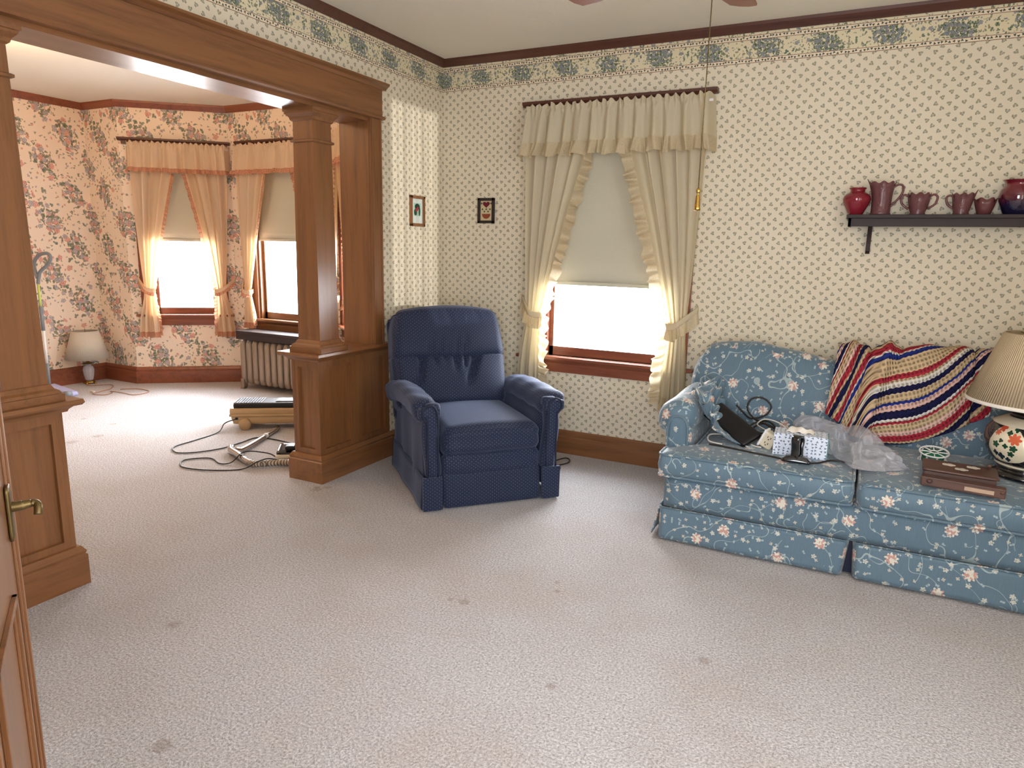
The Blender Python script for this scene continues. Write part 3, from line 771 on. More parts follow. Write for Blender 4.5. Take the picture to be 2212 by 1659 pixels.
def bayset(fr, xl, xr, mid, which, lt, rt_, sh, n):
    curtain(fr, -1, xl, mid[0], lt[0], lt[1], lt[2], lt[3], 2.20, .945, .61 if which == 'middle' else .50, n, 'peach curtain with pink fringe, left one of the %s bay window' % which, 'curtain_bay', 'ruffle_bay', .03, 4, BG, y0=-.065)
    curtain(fr, 1, xr, mid[1], rt_[0], rt_[1], rt_[2], rt_[3], 2.20, .945, .61 if which == 'middle' else .50, n+3, 'peach curtain with pink fringe, right one of the %s bay window' % which, 'curtain_bay', 'ruffle_bay', .03, 4, BG, y0=-.065)
    valance(fr, xl-.03, xr+.02, 2.335, 2.085, n, 'peach gathered valance with pink fringe over the %s bay window' % which, 'curtain_bay', 'ruffle_bay', .042, 'peach valances of the bay windows', y0=-.10, nf=10, flare=.02)
    roller_shade(fr, sh[0], sh[1], 2.235, sh[2], 'cream roller shade half down in the %s bay window' % which, 'roller shades')
bayset(BW, .10, .965, (.50, .56), 'left-hand', (.145, .085, .265, .075), (.895, .085, .80, .965), (.22, .78, 1.42), 11)
bayset(BM, .175, 1.28, (.60, .86), 'middle', (.205, .09, .34, .185), (1.235, .09, 1.12, 1.26), (.345, 1.075, 1.44), 21)
bayset(BE, .055, .90, (.44, .50), 'right-hand', (.10, .085, .2, .06), (.86, .085, .76, .92), (.2, .76, 1.42), 31)
# ceiling lamp of the bay room (hidden behind the left column)
cl = thing('ceiling_lamp', 'warm glass ceiling lamp of the bay room', 'ceiling lamp', (-2.0, -2.1, 2.42))
MB().lathe([(.02, .286), (.07, .28), (.075, .25), (.02, .24)], seg=24).build('canopy', 'oldbrass', cl)
MB().tube([(0,0,.24), (0,0,.08)], .01, 8, 1).build('stem', 'oldbrass', cl)
MB().lathe([(.17, .1), (.16, .04), (.11, 0), (.04, -.02), (.001, -.022)], seg=28, cap=False).build('glass_shade', 'shade_glow', cl)
pl = bpy.data.lights.new('bay_bulb', 'POINT'); pl.energy = 105; pl.color = (1, .64, .36); pl.shadow_soft_size = .06
pb = bpy.data.objects.new('bay_bulb', pl); pb.location = (-2.0, -2.1, 2.53); COL.objects.link(pb)

# ------------------------------------------------------------------ blue recliner
RZ = radians(47.2)
rc = thing('recliner', 'navy blue dotted recliner armchair in the corner between the columns and the window', 'armchair', (1.05, -1.135, 0), RZ)
rad_ = radians
def rb(name, size, c, r, n, fn=None, rot=None, mat='navy', par=None, extra=None):
    return MB().rbox(size, c, r, n, fn, rot).build(name, mat, par or rc)
MB().rbox((.60, .78, .26), (0, .45, .17), .03, 8).build('seat_base', 'navy', rc)
for s in (-1, 1):
    # outer side panel, arm post, padded arm, skirt flap
    side = MB().rbox((.085, .80, .44), (s*.342, .44, .30), .025, 14, lambda a, b, c: (s*.006*sin(b*9)*(1-c), 0, 0)).build('side_panel', 'navy', rc)
    def armf(a, b, c): 
        return (s*(.022*max(0, c)+.012*max(0, b)), 0, -.055*max(0, b)**2+.010*sin(b*14+a*2)*.35+.012*(1-b*b))
    arm = MB().rbox((.158, .84, .135), (s*.362, .40, .552), .066, 26, armf).build('armrest', 'navy', rc)
    post = MB().rbox((.092, .07, .42), (s*.346, -.0, .395), .03, 14, lambda a, b, c: (s*.010*sin(c*3+1), -.006*(1-a*a), 0)).build('arm_front', 'navy', arm)
    pts = [(s*.318, -.040, .20), (s*.318, -.042, .50), (s*.330, -.043, .575), (s*.362, -.044, .598), (s*.398, -.043, .578), (s*.40, -.042, .54), (s*.384, -.040, .515), (s*.374, -.040, .48), (s*.376, -.040, .20)]
    MB().tube(pts, .0055, 8, 5).build('piping', 'navy_piping', arm)
    MB().rbox((.125, .035, .062), (s*.362, -.022, .555), .03, 10, None).build('arm_scroll', 'navy', arm)
    MB().loft([[(s*.293, -.052, z), (s*.402, -.052, z), (s*.402, -.03, z), (s*.293, -.03, z)] for z in (.012, .2)]).build('skirt_flap', 'navy', rc, bevel=.004)
    MB().grid(lambda u, v: (s*(.388+.012*v+.004*sin(u*14)), lerp(-.02, .83, u), lerp(.19, .012, v)), 24, 6).build('side_skirt', 'navy', rc, solid=.008)
def seatf(a, b, c): 
    top = max(0, c)*(1-a*a)*.028*(1-.5*b*b)
    return (0, -.012*(1-a*a)*(1 if b < 0 else 0)*(1-c*c)+(.007*sin(c*7+.5) if b < -.3 else 0), top+.004*sin(a*7)*max(0, -b)*(1-abs(c)))
MB().rbox((.572, .66, .172), (0, .295, .372), .055, 30, seatf).build('seat_cushion', 'navy', rc)
def band(a, b, c): return (0, -.008*sin(c*8+a*1.5)-.006*(1-a*a), 0)
MB().rbox((.572, .07, .125), (0, .012, .245), .03, 18, band).build('footrest_band', 'navy', rc)
MB().rbox((.575, .05, .205), (0, .005, .108), .016, 18, lambda a, b, c: (.004*(1-c), -.012*(1-c)*.5, 0)).build('footrest_panel', 'navy', rc)
BK = Matrix.Translation((-.05, .585, .42)) @ Matrix.Rotation(radians(-21), 4, 'X')
def upperf(a, b, c):
    f = 1 if b < 0 else .25
    y = -.055*f*(1-a*a)*(1-.6*c*c)
    x = .02*a*(1-c)*.5-.022*a*max(0, c)**2+(.014*a if c > .82 else 0)
    if b < 0:
        for cx, w_ in ((-.34, .05), (-.17, .035), (-.02, .03), (.13, .04), (.27, .04)):
            y += .018*math.exp(-((a-cx-.04*c)/w_)**2)*sstep((-c-.05)*1.6)
    z = -.03*a*a*max(0, c)+.02*(1-a*a)*max(0, -c)*-1*(1-a*a)
    if c > .8: y += .012*abs(a)**6
    return (x, y, z)
def lowerf(a, b, c):
    f = 1 if b < 0 else .2
    y = -.06*f*(1-a*a*a*a)*(1-.5*(c+.2)**2)
    if b < 0:
        for cx, sl, w_, dp, cut in ((-.50, -.14, .055, .032, -.5), (-.30, .03, .03, .016, .2), (-.12, -.03, .028, .018, .3), (.10, -.10, .03, .026, .0), (.28, -.16, .032, .02, .0), (.48, -.30, .06, .034, -.5)):
            y += 1.7*dp*math.exp(-((a-cx-sl*(1-c)*.6)/w_)**2)*sstep((c-cut)*1.3)
        y += .045*sstep((c-.72)*4)
    return (-.02*a*(1-c)*.3, y, 0)
MB().rbox((.70, .23, .35), (0, .075, .497), .055, 62, upperf).xf(BK).build('head_cushion', 'navy', rc)
MB().rbox((.745, .20, .37), (.0, .08, .20), .055, 70, lowerf).xf(BK).build('lumbar_cushion', 'navy', rc)
MB().rbox((.70, .10, .68), (0, .21, .31), .04, 14).xf(BK).build('back_shell', 'navy', rc)
o = MB().tube([(1.04, -.35, .012), (1.10, -.20, .02), (1.13, -.16, .01), (1.16, -.24, .012), (1.12, -.31, .008), (1.06, -.36, .01), (1.13, -.33, .01), (1.17, -.42, .008)], .0045, 8, 8).build('power_cord', 'cord')
tag(o, 'black power cord looped on the carpet behind the blue recliner', 'cord')

# ------------------------------------------------------------------ blue floral sofa
SO = Vector((2.87, -.6, 0))
so = thing('sofa', 'blue sofa with white blossom branches, kick-pleat skirt and rolled arms', 'sofa', SO)
def sb(mb, name, mat='sofa', par=None, **k): return mb.xf(Matrix.Translation(-SO)).build(name, mat, par or so, **k)
sb(MB().rbox((1.70, 1.0, .17), (2.87, -.63, .25), .02, 20), 'frame_rail')
def round_poly(P, r, n=5):
    out = []; m = len(P)
    for i in range(m):
        a, b, c = Vector(P[i-1]), Vector(P[i]), Vector(P[(i+1) % m]); d1 = (a-b).normalized(); d2 = (c-b).normalized()
        p, q = b+d1*r, b+d2*r
        for k in range(n+1):
            t = k/n; out.append(tuple(p*(1-t)**2+b*2*t*(1-t)+q*t*t))
    return out
def inset(P, d):
    out = []; m = len(P)
    for i in range(m):
        a, b, c = Vector(P[i-1]), Vector(P[i]), Vector(P[(i+1) % m])
        t = (c-a)
        if t.length < 1e-9: t = (c-b)
        t.normalize(); nrm = Vector((-t.y, t.x)); out.append((b.x+nrm.x*d, b.y+nrm.y*d))
    return out
def seat_cushion(P, z0, z1, crown):
    # P counter-clockwise
    R = round_poly(P, .035); rings = []
    cx = sum(p[0] for p in P)/len(P); cy = sum(p[1] for p in P)/len(P)
    xs = [p[0] for p in P]; X0, X1 = min(xs), max(xs); 
    for d, z in ((.03, z0), (.006, z0+.004), (-.004, z0+.02), (-.010, (z0+z1)/2), (-.004, z1-.016), (.006, z1-.003), (.03, z1+.004)):
        rings.append([(x, y, z+.006*sin((x-X0)*9)) for x, y in inset(R, d)])
    b = MB(); b.loft(rings, True, False); b.f.append(tuple(reversed(range(len(R))))); b.smooth = True
    # crowned top: rings shrinking to the centre of the rectangular body
    last = rings[-1]; prev = len(b.v)-len(R)
    K = 7; bx = (X0+X1)/2+(.04 if P[0][0] < 2.5 else -.04); by = -.78
    for k in range(1, K+1):
        t = k/K; ring = [(lerp(x, bx, t), lerp(y, by, t), z+crown*sin(min(1, t*1.6)*pi/2)+.003*sin(x*31+y*17)*(1-t)) for x, y, z in last]
        o = len(b.v); b.v += [Vector(q) for q in ring]; n = len(R)
        for j in range(n): b.f.append((prev+j, prev+(j+1) % n, o+(j+1) % n, o+j))
        prev = o
    top = [(x, y, z1-.004+.006*sin((x-X0)*9)) for x, y in inset(R, -.003)]; bot = [(x, y, z0+.006+.006*sin((x-X0)*9)) for x, y in inset(R, -.003)]
    return b, top, bot
for P, nm in (([(2.0, -1.165), (2.856, -1.165), (2.856, -.40), (2.135, -.40), (2.135, -1.02), (2.0, -1.02)], 'l'),
              ([(2.884, -1.165), (3.75, -1.165), (3.75, -1.02), (3.61, -1.02), (3.61, -.40), (2.884, -.40)], 'r')):
    b, top, bot = seat_cushion(P, .335, .452, .02)
    c = sb(b, 'seat_cushion')
    for ring in (top, bot): 
        cc = MB().tube(ring, .006, 6, 1, True); sb(cc, 'piping', 'sofa', c)
def tab(k, x):
    if x <= k[0][0]: return k[0][1]
    for (a, b), (c, d) in zip(k, k[1:]):
        if x <= c: return lerp(b, d, sstep((x-a)/(c-a))*.5+.5*(x-a)/(c-a))
    return k[-1][1]
def backf(a, b, c):
    x = 2.88+a*.90; hump = tab(((1.97, .2), (2.03, .72), (2.12, .9), (2.3, 1.), (2.5, .68), (2.7, .30), (2.88, .15), (3.05, .35), (3.3, .75), (3.45, .95), (3.65, .8), (3.72, .6), (3.79, .2)), x)
    z = (.10*hump-.058)*max(0, c)
    if a < -.9: z -= 0
    y = -.03*(1-c*c)*(1 if b < 0 else 0)*(.6+.4*hump)+.02*(c > .6)*(c-.6)*2
    x_ = -.02*(a < -.85)*(1-abs(c-.1))+(.05*(c > .5)*(c-.5)*(-1 if a > .85 else (1 if a < -.85 else 0)))
    return (x_, y, z)
sb(MB().rbox((1.80, .25, .53), (0, 0, 0), .05, 64, backf, Matrix.Rotation(radians(-14), 3, 'X')).xf(Matrix.Translation((2.88, -.265, .615))), 'backrest')
for s, xc in ((-1, 2.035), (1, 3.72)):
    ar = sb(MB().rbox((.20, .80, .20), (xc-s*-.0, -.60, .585), .095, 26, lambda a, b, c: (s*.012*(1-c), .0, -.02*(b+1)*.0+.012*sin(b*5)*.3)), 'arm_roll')
    sb(MB().rbox((.125, .84, .26), (xc-s*.01, -.58, .43), .03, 16), 'arm_body', par=ar)
    sb(MB().rbox((.10, .03, .27), (xc+s*-.012, -.995, .475), .045, 14), 'arm_front_panel', par=ar)
    x_ = xc-s*.012; w_ = .05
    sb(MB().tube([(x_-w_, -1.012, .36), (x_-w_, -1.014, .54), (x_-w_*.7, -1.015, .595), (x_, -1.015, .613), (x_+w_*.7, -1.015, .595), (x_+w_, -1.014, .54), (x_+w_, -1.012, .36)], .005, 6, 5), 'arm_piping', 'sofa', par=ar)
    # flared side skirt
    xe = 2.015 if s < 0 else 3.74
    sb(MB().grid(lambda u, v: (xe+s*(.005+.035*v+.004*sin(u*20)), lerp(-1.12, -.12, u), lerp(.172, .015, v)), 24, 6), 'side_skirt', solid=.006)
for xa, xb_ in ((2.01, 2.868), (2.884, 3.75)):
    def sk(u, v, xa=xa, xb_=xb_):
        x = lerp(xa+(.004 if xa < 2.5 else .012)*v, xb_-(.016 if xa < 2.5 else .004)*v, u); e = min(u, 1-u)*(xb_-xa)
        y = -1.142-.016*v-.003*sin(x*11)*v
        if e < .012: y += (.012-e)*2.5
        return (x, y, lerp(.172, .014, v))
    sk_ = sb(MB().grid(sk, 60, 8), 'skirt_panel', solid=.006)
    sb(MB().tube([(xa+.004, -1.146, .173), (xb_-.004, -1.146, .173)], .0045, 6, 1), 'piping', par=sk_)
sb(MB().box(2.84, 2.912, -1.112, -1.106, .016, .17), 'pleat_shade_insert', 'navy_piping')  # navy sheet darkens the pleat opening in place of shade
for (x, y) in ((2.08, -1.06), (3.66, -1.06), (2.08, -.18), (3.66, -.18)):
    sb(MB().lathe([(.02, 0), (.026, .17)], (x, y, 0), 10), 'leg', 'walnut')

# crumpled arm cover
rnd = random.Random(4)
def crum(u, v):
    y = lerp(-.93, -.50, u); prof = catmull([Vector(q) for q in ((2.075, .700), (2.13, .695), (2.165, .60), (2.215, .535), (2.30, .500), (2.40, .478))], 6)
    i = v*(len(prof)-1); k = int(i); q = prof[k].lerp(prof[min(k+1, len(prof)-1)], i-k)
    f = sin(pi*min(1, v*1.2+.08))
    d = .026*sin(17*u+7*v+2*sin(9*v))+.017*sin(29*u-13*v)+.012*sin(41*v+21*u)
    return (q.x+d*f*.8+.02*sin(7*u)*v-.05*(1-u)*v*0, y+.02*sin(11*v+4*u)*f, max(q.y+abs(d)*f*1.1, .474 if v > .5 else .0)+(.012*(1-v)))
o = MB().grid(crum, 70, 60, lambda u, v: (u*.5, v*.45)).build('arm_cover', 'sofa', solid=.005, uv='vert')
tag(o, 'crumpled blue floral arm cover slumped inside the left sofa arm', 'cover')

def orient(dirv, upv=(0,0,1)):
    x = Vector(dirv).normalized(); y = Vector(upv).cross(x).normalized(); z = x.cross(y)
    return Matrix((x, y, z)).transposed()
# black device leaning on the cover
t = thing('tablet_case', 'long black hard case leaning on the crumpled arm cover', 'case', (2.285, -.775, .492))
R3 = orient((.27, -.20, -.115), (.25, -.75, .65))
MB().rbox((.31, .115, .022), (0, 0, .085), .008, 14, None, None).xf(R3.to_4x4()).build('body', 'black', t)
MB().rbox((.315, .12, .007), (0, 0, .071), .003, 14).xf(R3.to_4x4()).build('rim', 'blackgloss', t)
for v in t.children: v.location = (0, 0, 0.0)
# cords on the sofa
o = MB().tube([(2.25, -.52, .60), (2.29, -.50, .555), (2.33, -.48, .525), (2.40, -.47, .55), (2.425, -.46, .60), (2.38, -.45, .64), (2.32, -.46, .63), (2.305, -.48, .575), (2.36, -.52, .53), (2.43, -.55, .535), (2.47, -.58, .51), (2.45, -.63, .49), (2.39, -.62, .485), (2.36, -.58, .50), (2.40, -.55, .52), (2.46, -.56, .505), (2.48, -.62, .485), (2.42, -.68, .482), (2.35, -.66, .49), (2.34, -.6, .51), (2.39, -.585, .535), (2.45, -.62, .515), (2.44, -.70, .484)], .005, 8, 8).build('cable', 'cord')
tag(o, 'tangled black cable against the sofa back behind the outlet block', 'cable')
o = MB().tube([(2.42, -.60, .50), (2.38, -.62, .53), (2.42, -.63, .565), (2.50, -.64, .55), (2.56, -.68, .50), (2.60, -.74, .482)], .0035, 8, 8).build('cable', 'whitecord')
tag(o, 'thin white cable running behind the tissue box', 'cable')
o = MB().tube([(2.26, -.95, .482), (2.19, -.93, .486), (2.18, -.86, .50), (2.24, -.82, .50), (2.32, -.85, .495), (2.40, -.90, .485), (2.44, -.91, .484)], .004, 8, 8).build('cable', 'whitecord')
tag(o, 'thin white cord looping from the outlet block towards the left arm', 'cord')
o = MB().tube([(2.20, -.97, .480), (2.30, -.99, .482), (2.40, -1.01, .480), (2.52, -1.03, .478), (2.62, -1.07, .479), (2.70, -1.03, .479), (2.76, -.96, .482), (2.84, -.95, .478), (2.90, -.98, .474)], .0045, 8, 8).build('cable', 'cord')
tag(o, 'black cord lying along the front of the left seat cushion', 'cord')
# outlet block
t = thing('outlet_block', 'cream outlet block with socket slots lying tilted beside the tissue box', 'power outlet', (2.452, -.88, .472))
RO = Matrix.Rotation(radians(-14), 4, 'Z') @ Matrix.Rotation(radians(24), 4, 'Y')
MB().rbox((.062, .055, .082), (0, 0, .052), .008, 8).xf(RO).build('housing', 'cream_plastic', t)
MB().rbox((.012, .062, .092), (-.032, 0, .052), .004, 8).xf(RO).build('back_plate', 'white', t)
for dz in (.036, .068):
    for dx in (-.008, .008): MB().box(dx-.0016, dx+.0016, -.0285, -.0272, dz, dz+.009).xf(RO).build('socket_slot', 'black', t)
    MB().lathe([(.0001, 0), (.003, .0), (.003, .0012), (.0001, .0012)], seg=10).xf(RO @ Matrix.Translation((0, -.0272, dz-.006)) @ Matrix.Rotation(pi/2, 4, 'X')).build('ground_hole', 'black', t)
# tissue box
t = thing('tissue_box', 'white and blue patterned tissue box with a teal end on the left seat cushion', 'tissue box', (2.615, -.90, .474), radians(3))
MB().box(-.12, .117, -.062, .062, 0, .108).build('carton', 'tissuebox', t, bevel=.002)
MB().box(.117, .1205, -.062, .062, 0, .108).build('end_panel', 'teal_card', t)
MB().extrude([(.06*cos(a), .018*sin(a)) for a in [k*pi/8 for k in range(16)]], 'Z', .1081, .1092).build('opening', 'black', t)
MB().grid(lambda u, v: (lerp(-.07, .055, u)+.01*v, -.02+.03*v+.012*sin(u*9)*v, .11+.022*v*(1-(u-.4)**2*3)+.004*sin(u*17)), 20, 8).build('tissue', 'tissue', t, solid=.001)
# black stand
t = thing('strap_stand', 'black holder with an oval foot and twisted loop in front of the tissue box', 'holder', (2.612, -1.045, .474))
MB().rbox((.13, .065, .026), (0, 0, .013), .012, 14, lambda a, b, c: (-.01*a*(c > 0), -.012*b*(c > 0), .008*(1-a*a)*(c > 0))).build('foot', 'blackgloss', t)
lp = [(-.016, 0, .02), (-.018, 0, .06), (-.024, 0, .105), (-.012, 0, .122), (.018, .004, .120), (.030, .004, .100), (.020, .004, .065), (.022, .004, .03), (.018, .002, .02)]
pp = catmull([Vector(p) for p in lp], 6)
MB().grid(lambda u, v: pp[int(u*(len(pp)-1)+.5)]+Vector((.004*sin(u*9), (v-.5)*.036, 0)), len(pp)-1, 3).xf(Matrix.Rotation(radians(62), 4, 'Z')).build('loop', 'blackgloss', t, solid=.011)
# plastic bag
rg = catmull([Vector(p) for p in ((2.54, -.62, .50), (2.565, -.62, .585), (2.63, -.62, .612), (2.72, -.62, .598), (2.80, -.64, .580), (2.87, -.68, .602), (2.95, -.76, .57), (3.02, -.85, .52), (3.065, -.92, .485))], 8)
hm = catmull([Vector(p) for p in ((2.56, -.78, .485), (2.62, -.81, .485), (2.69, -.83, .485), (2.76, -.88, .484), (2.81, -.96, .482), (2.855, -1.035, .480), (2.94, -1.02, .478), (3.01, -.98, .478), (3.07, -.935, .478))], 8)
def bag(k):
    def fn(u, v):
        i = u*(len(rg)-1); j = int(i); a = rg[j].lerp(rg[min(j+1, len(rg)-1)], i-j); b = hm[j].lerp(hm[min(j+1, len(hm)-1)], i-j)
        p = a.lerp(b, v); f = sin(pi*v)*sin(pi*u)**.5
        fold = .010*sin(u*29+v*5)+.007*sin(u*53-v*11)+.006*sin(v*27+u*15)
        fold *= 1.5; p = p+Vector((fold*.4, (-.030-fold)*f if k else (.03+fold)*f, (.045+fold)*f if k else (-.02+fold*.5)*f)); p.z = max(p.z, .478)
        return p
    return fn
bb = MB().grid(bag(1), 80, 30).grid(bag(0), 60, 16)
o = bb.build('plastic_bag', 'plastic_bag'); tag(o, 'crumpled clear plastic bag spread over the gap between the seat cushions', 'plastic bag')
# ribbon spool
t = thing('ribbon_spool', 'white plastic spool of green ribbon against the sofa back', 'spool', (3.185, -.70, .474))
RS = Matrix.Rotation(radians(13), 4, 'X')
MB().lathe([(.046, .004), (.046, .050)], seg=32).xf(RS).build('ribbon', 'ribbon', t)
for z in (0, .050):
    fl = MB().tube([(.060*cos(k*pi/12), .057*sin(k*pi/12), z+.003) for k in range(24)], .004, 6, 1, True).tube([(.016*cos(k*pi/6), .014*sin(k*pi/6), z+.003) for k in range(12)], .003, 6, 1, True)
    for k in range(8): fl.tube([(.015*cos(k*pi/4), .013*sin(k*pi/4), z+.003), (.060*cos(k*pi/4), .057*sin(k*pi/4), z+.003)], .0028, 6, 1)
    fl.xf(RS).build('rim', 'white', t)
for k in range(8): MB().bar((.053*cos(k*pi/4+.2), .050*sin(k*pi/4+.2), .002), (.053*cos(k*pi/4+.2), .050*sin(k*pi/4+.2), .050), .008, .003, (cos(k*pi/4+.2), sin(k*pi/4+.2), 0)).xf(RS).build('spoke', 'white', t)
# wooden box
t = thing('wooden_box', 'carved brown wooden box with white inlay and small knobs, lying on the right seat cushion', 'box', (3.262, -1.055, .474), radians(-4))
MB().box(-.125, .105, -.02, .125, 0, .052).build('body', 'boxwood', t, bevel=.003)
MB().rbox((.245, .165, .012), (-.01, .052, .060), .005, 10).build('lid', 'boxwood', t)
MB().box(-.13, .135, -.075, -.030, 0, .040).xf(Matrix.Rotation(radians(-3), 4, 'Z')).build('drawer', 'boxwood', t, bevel=.003)
MB().box(-.125, .13, -.078, -.074, .006, .034).xf(Matrix.Rotation(radians(-3), 4, 'Z')).build('drawer_front', 'boxwood', t, bevel=.001)
MB().box(.01, .10, -.0800, -.0778, .012, .028).xf(Matrix.Rotation(radians(-3), 4, 'Z')).build('paper_label', 'label', t)
for x in (-.105, .12): MB().lathe([(.001, 0), (.008, .004), (.010, .010), (.005, .016), (.005, .02)], seg=12).xf(Matrix.Translation((x, -.088, .026)) @ Matrix.Rotation(-pi/2, 4, 'X')).build('knob', 'boxwood', t)
MB().lathe([(.004, 0), (.004, .006), (.010, .012), (.007, .02), (.001, .022)], (.085, .10, .066), 12).build('lid_knob', 'boxwood', t)
for cx, cy in ((-.045, .075), (.035, .085), (-.005, .03)):
    il = MB().lathe([(.001, 0), (.010, 0), (.001, .0012)], (cx, cy, .0662), 10)
    for k in range(5): 
        a = k*2*pi/5; il.lathe([(.001, 0), (.010, 0), (.009, .0012), (.001, .0014)], (cx+.014*cos(a), cy+.009*sin(a), .0662), 10)
    il.build('inlaid_flower', 'inlay', t, smooth=False)
t.scale = (1.12, 1.08, 1)

# crocheted blanket over the sofa back
def blanket():
    Lx0, Lx1 = 2.70, 3.42
    prof = [Vector(q) for q in ((-.10, .78), (-.13, .865), (-.20, .925), (-.29, .925), (-.355, .87), (-.385, .79), (-.415, .70), (-.44, .61), (-.46, .53), (-.475, .475))]
    pc = catmull(prof, 8); n = len(pc)-1
    def hem_(u):  # how far the sheet hangs down the front, 0..1
        k = [(.0, .80), (.10, .86), (.2, .95), (.33, 1.0), (.42, 1.0), (.55, .96), (.65, .90), (.8, .82), (.9, .76), (1., .71)]
        for (a, b), (c, d) in zip(k, k[1:]):
            if u <= c: return lerp(b, d, (u-a)/(c-a))
        return k[-1][1]
    def fn(u, v):
        w_ = v*hem_(u); i = min(n-.001, w_*n); j = int(i); q = pc[j].lerp(pc[j+1], i-j)
        sk_ = .0
        # the sheet narrows and bunches on its left side, fanning to the right
        x = lerp(Lx0+.02, Lx1, u)-.05*(1-w_)*(0) +.035*sstep((w_-.35)*1.4)*(1-u)*-1
        fo = 0
        for cx, wd, am, sl in ((.09, .030, .030, .05), (.22, .022, -.030, .09), (.31, .035, .038, .14), (.40, .028, -.018, .20), (.55, .07, .018, .22), (.78, .05, .012, .1), (.90, .018, -.024, 0)):
            fo += am*math.exp(-((u-cx-sl*(.5-w_))/wd)**2)
        fo *= (.55+.45*sstep(w_*2))
        hmp = .030*tab(((2.7, .2), (2.88, .2), (3.05, .5), (3.3, 1.), (3.45, 1.1)), x)
        zz = q.y+(hmp-.012)*(1-sstep((w_-.35)*2)); 
        out = .020+fo
        # outward normal of the profile
        a = pc[max(0, j-1)]; b = pc[min(n, j+2)]; t_ = (b-a).normalized(); nr = Vector((t_.y, -t_.x))
        if nr.x > 0 and w_ > .3: nr = -nr
        if w_ <= .3 and nr.y < 0: nr = -nr
        y = q.x+nr.x*out; zz += nr.y*out
        return (x+fo*.25, y, max(zz, .482))
    def uv(u, v):
        w_ = v*hem_(u); k = sstep((.30-u)*9); return (u*.72-.30*w_+k*.1, w_*.60+u*.42+.04*sin(u*7)+k*(.55*u-.25*w_))
    return MB().grid(fn, 150, 110, uv)
o = blanket().build('crocheted_blanket', 'blanket', solid=.010, uv='vert')
tag(o, 'striped crocheted blanket in red, navy and beige draped over the sofa back', 'blanket')

# ------------------------------------------------------------------ big table lamp on the sofa
t = thing('table_lamp', 'large lamp with a black floral porcelain urn and tan pleated shade, standing on the sofa', 'lamp', (3.54, -.73, .474))
MB().lathe([(.13, 0), (.145, .004), (.145, .018), (.12, .03), (.112, .04), (.12, .048)], seg=40).build('base', 'blackgloss', t)
urn = MB().lathe([(.10, .048), (.118, .056), (.150, .085), (.172, .13), (.178, .165), (.170, .205), (.145, .24), (.105, .262), (.088, .27)], seg=56).build('urn', 'porcelain', t)
MB().lathe([(.118, .050), (.124, .054), (.122, .062), (.116, .066)], seg=48).build('cream_band', 'cream_plastic', urn)
MB().lathe([(.150, .236), (.150, .240), (.11, .262), (.092, .268)], seg=48).build('gilt_band', 'cream_plastic', urn)
# medallion follows the curve of the urn
prof_u = [(.118, .056), (.150, .085), (.172, .13), (.178, .165), (.170, .205), (.145, .24), (.105, .262)]
def urn_r(z):
    for (a, b), (c, d) in zip(prof_u, prof_u[1:]):
        if z <= d: return lerp(a, c, max(0, (z-b)/(d-b)))
    return prof_u[-1][0]
def med(ac, zc, wa, hz, name, mat, par):
    b = MB()
    def fn(u, v):
        a2 = 2*pi*u; rr = v*(1+.10*cos(3*a2+1))
        x = wa*rr*cos(a2); z = zc+hz*rr*sin(a2); r = urn_r(z)+.0035*(1-v**4)+.0008
        return ((r)*cos(ac+x/.17), (r)*sin(ac+x/.17), z)
    return b.grid(fn, 36, 8, lambda u, v: (wa*v*(1+.1*cos(6*pi*u+1))*cos(2*pi*u), hz*v*(1+.1*cos(6*pi*u+1))*sin(2*pi*u))).build(name, mat, par, uv='vert')
cdir = atan2(-4.38+.73, 2.79-3.54)
med(cdir-.50, .155, .085, .085, 'painted_medallion', 'medallion', urn)
for k, (da, z, r_) in enumerate(((.14, .10, .030), (.40, .20, .026), (.30, .145, .024), (.62, .10, .03), (.75, .18, .03), (1.6, .15, .035), (3.2, .15, .04))):
    med(cdir+da, z, r_, r_*.7, 'painted_blossom', 'coral', urn)
MB().lathe([(.085, .268), (.092, .274), (.092, .284), (.07, .292), (.06, .31), (.04, .322), (.02, .33)], seg=36).build('urn_cap', 'blackgloss', t)
MB().tube([(0, 0, .32), (0, 0, .46)], .010, 10, 1).build('neck', 'crystal', t)
sh = MB().lathe([(.266, .335), (.270, .332), (.160, .632), (.156, .635)], seg=96, cap=False)
sho = sh.build('lamp_shade', 'shade_tan', t, solid=.003)
MB().lathe([(.269, .328), (.273, .331), (.269, .342), (.265, .344)], seg=72, cap=False).build('shade_trim', 'tissue', sho)
hp = MB()
for k in range(3): hp.tube([(0, 0, .60), (.156*cos(k*2.094), .156*sin(k*2.094), .628)], .002, 6, 1)
hp.tube([(0, 0, .46), (0, 0, .645)], .003, 6, 1).build('harp', 'brass', t)

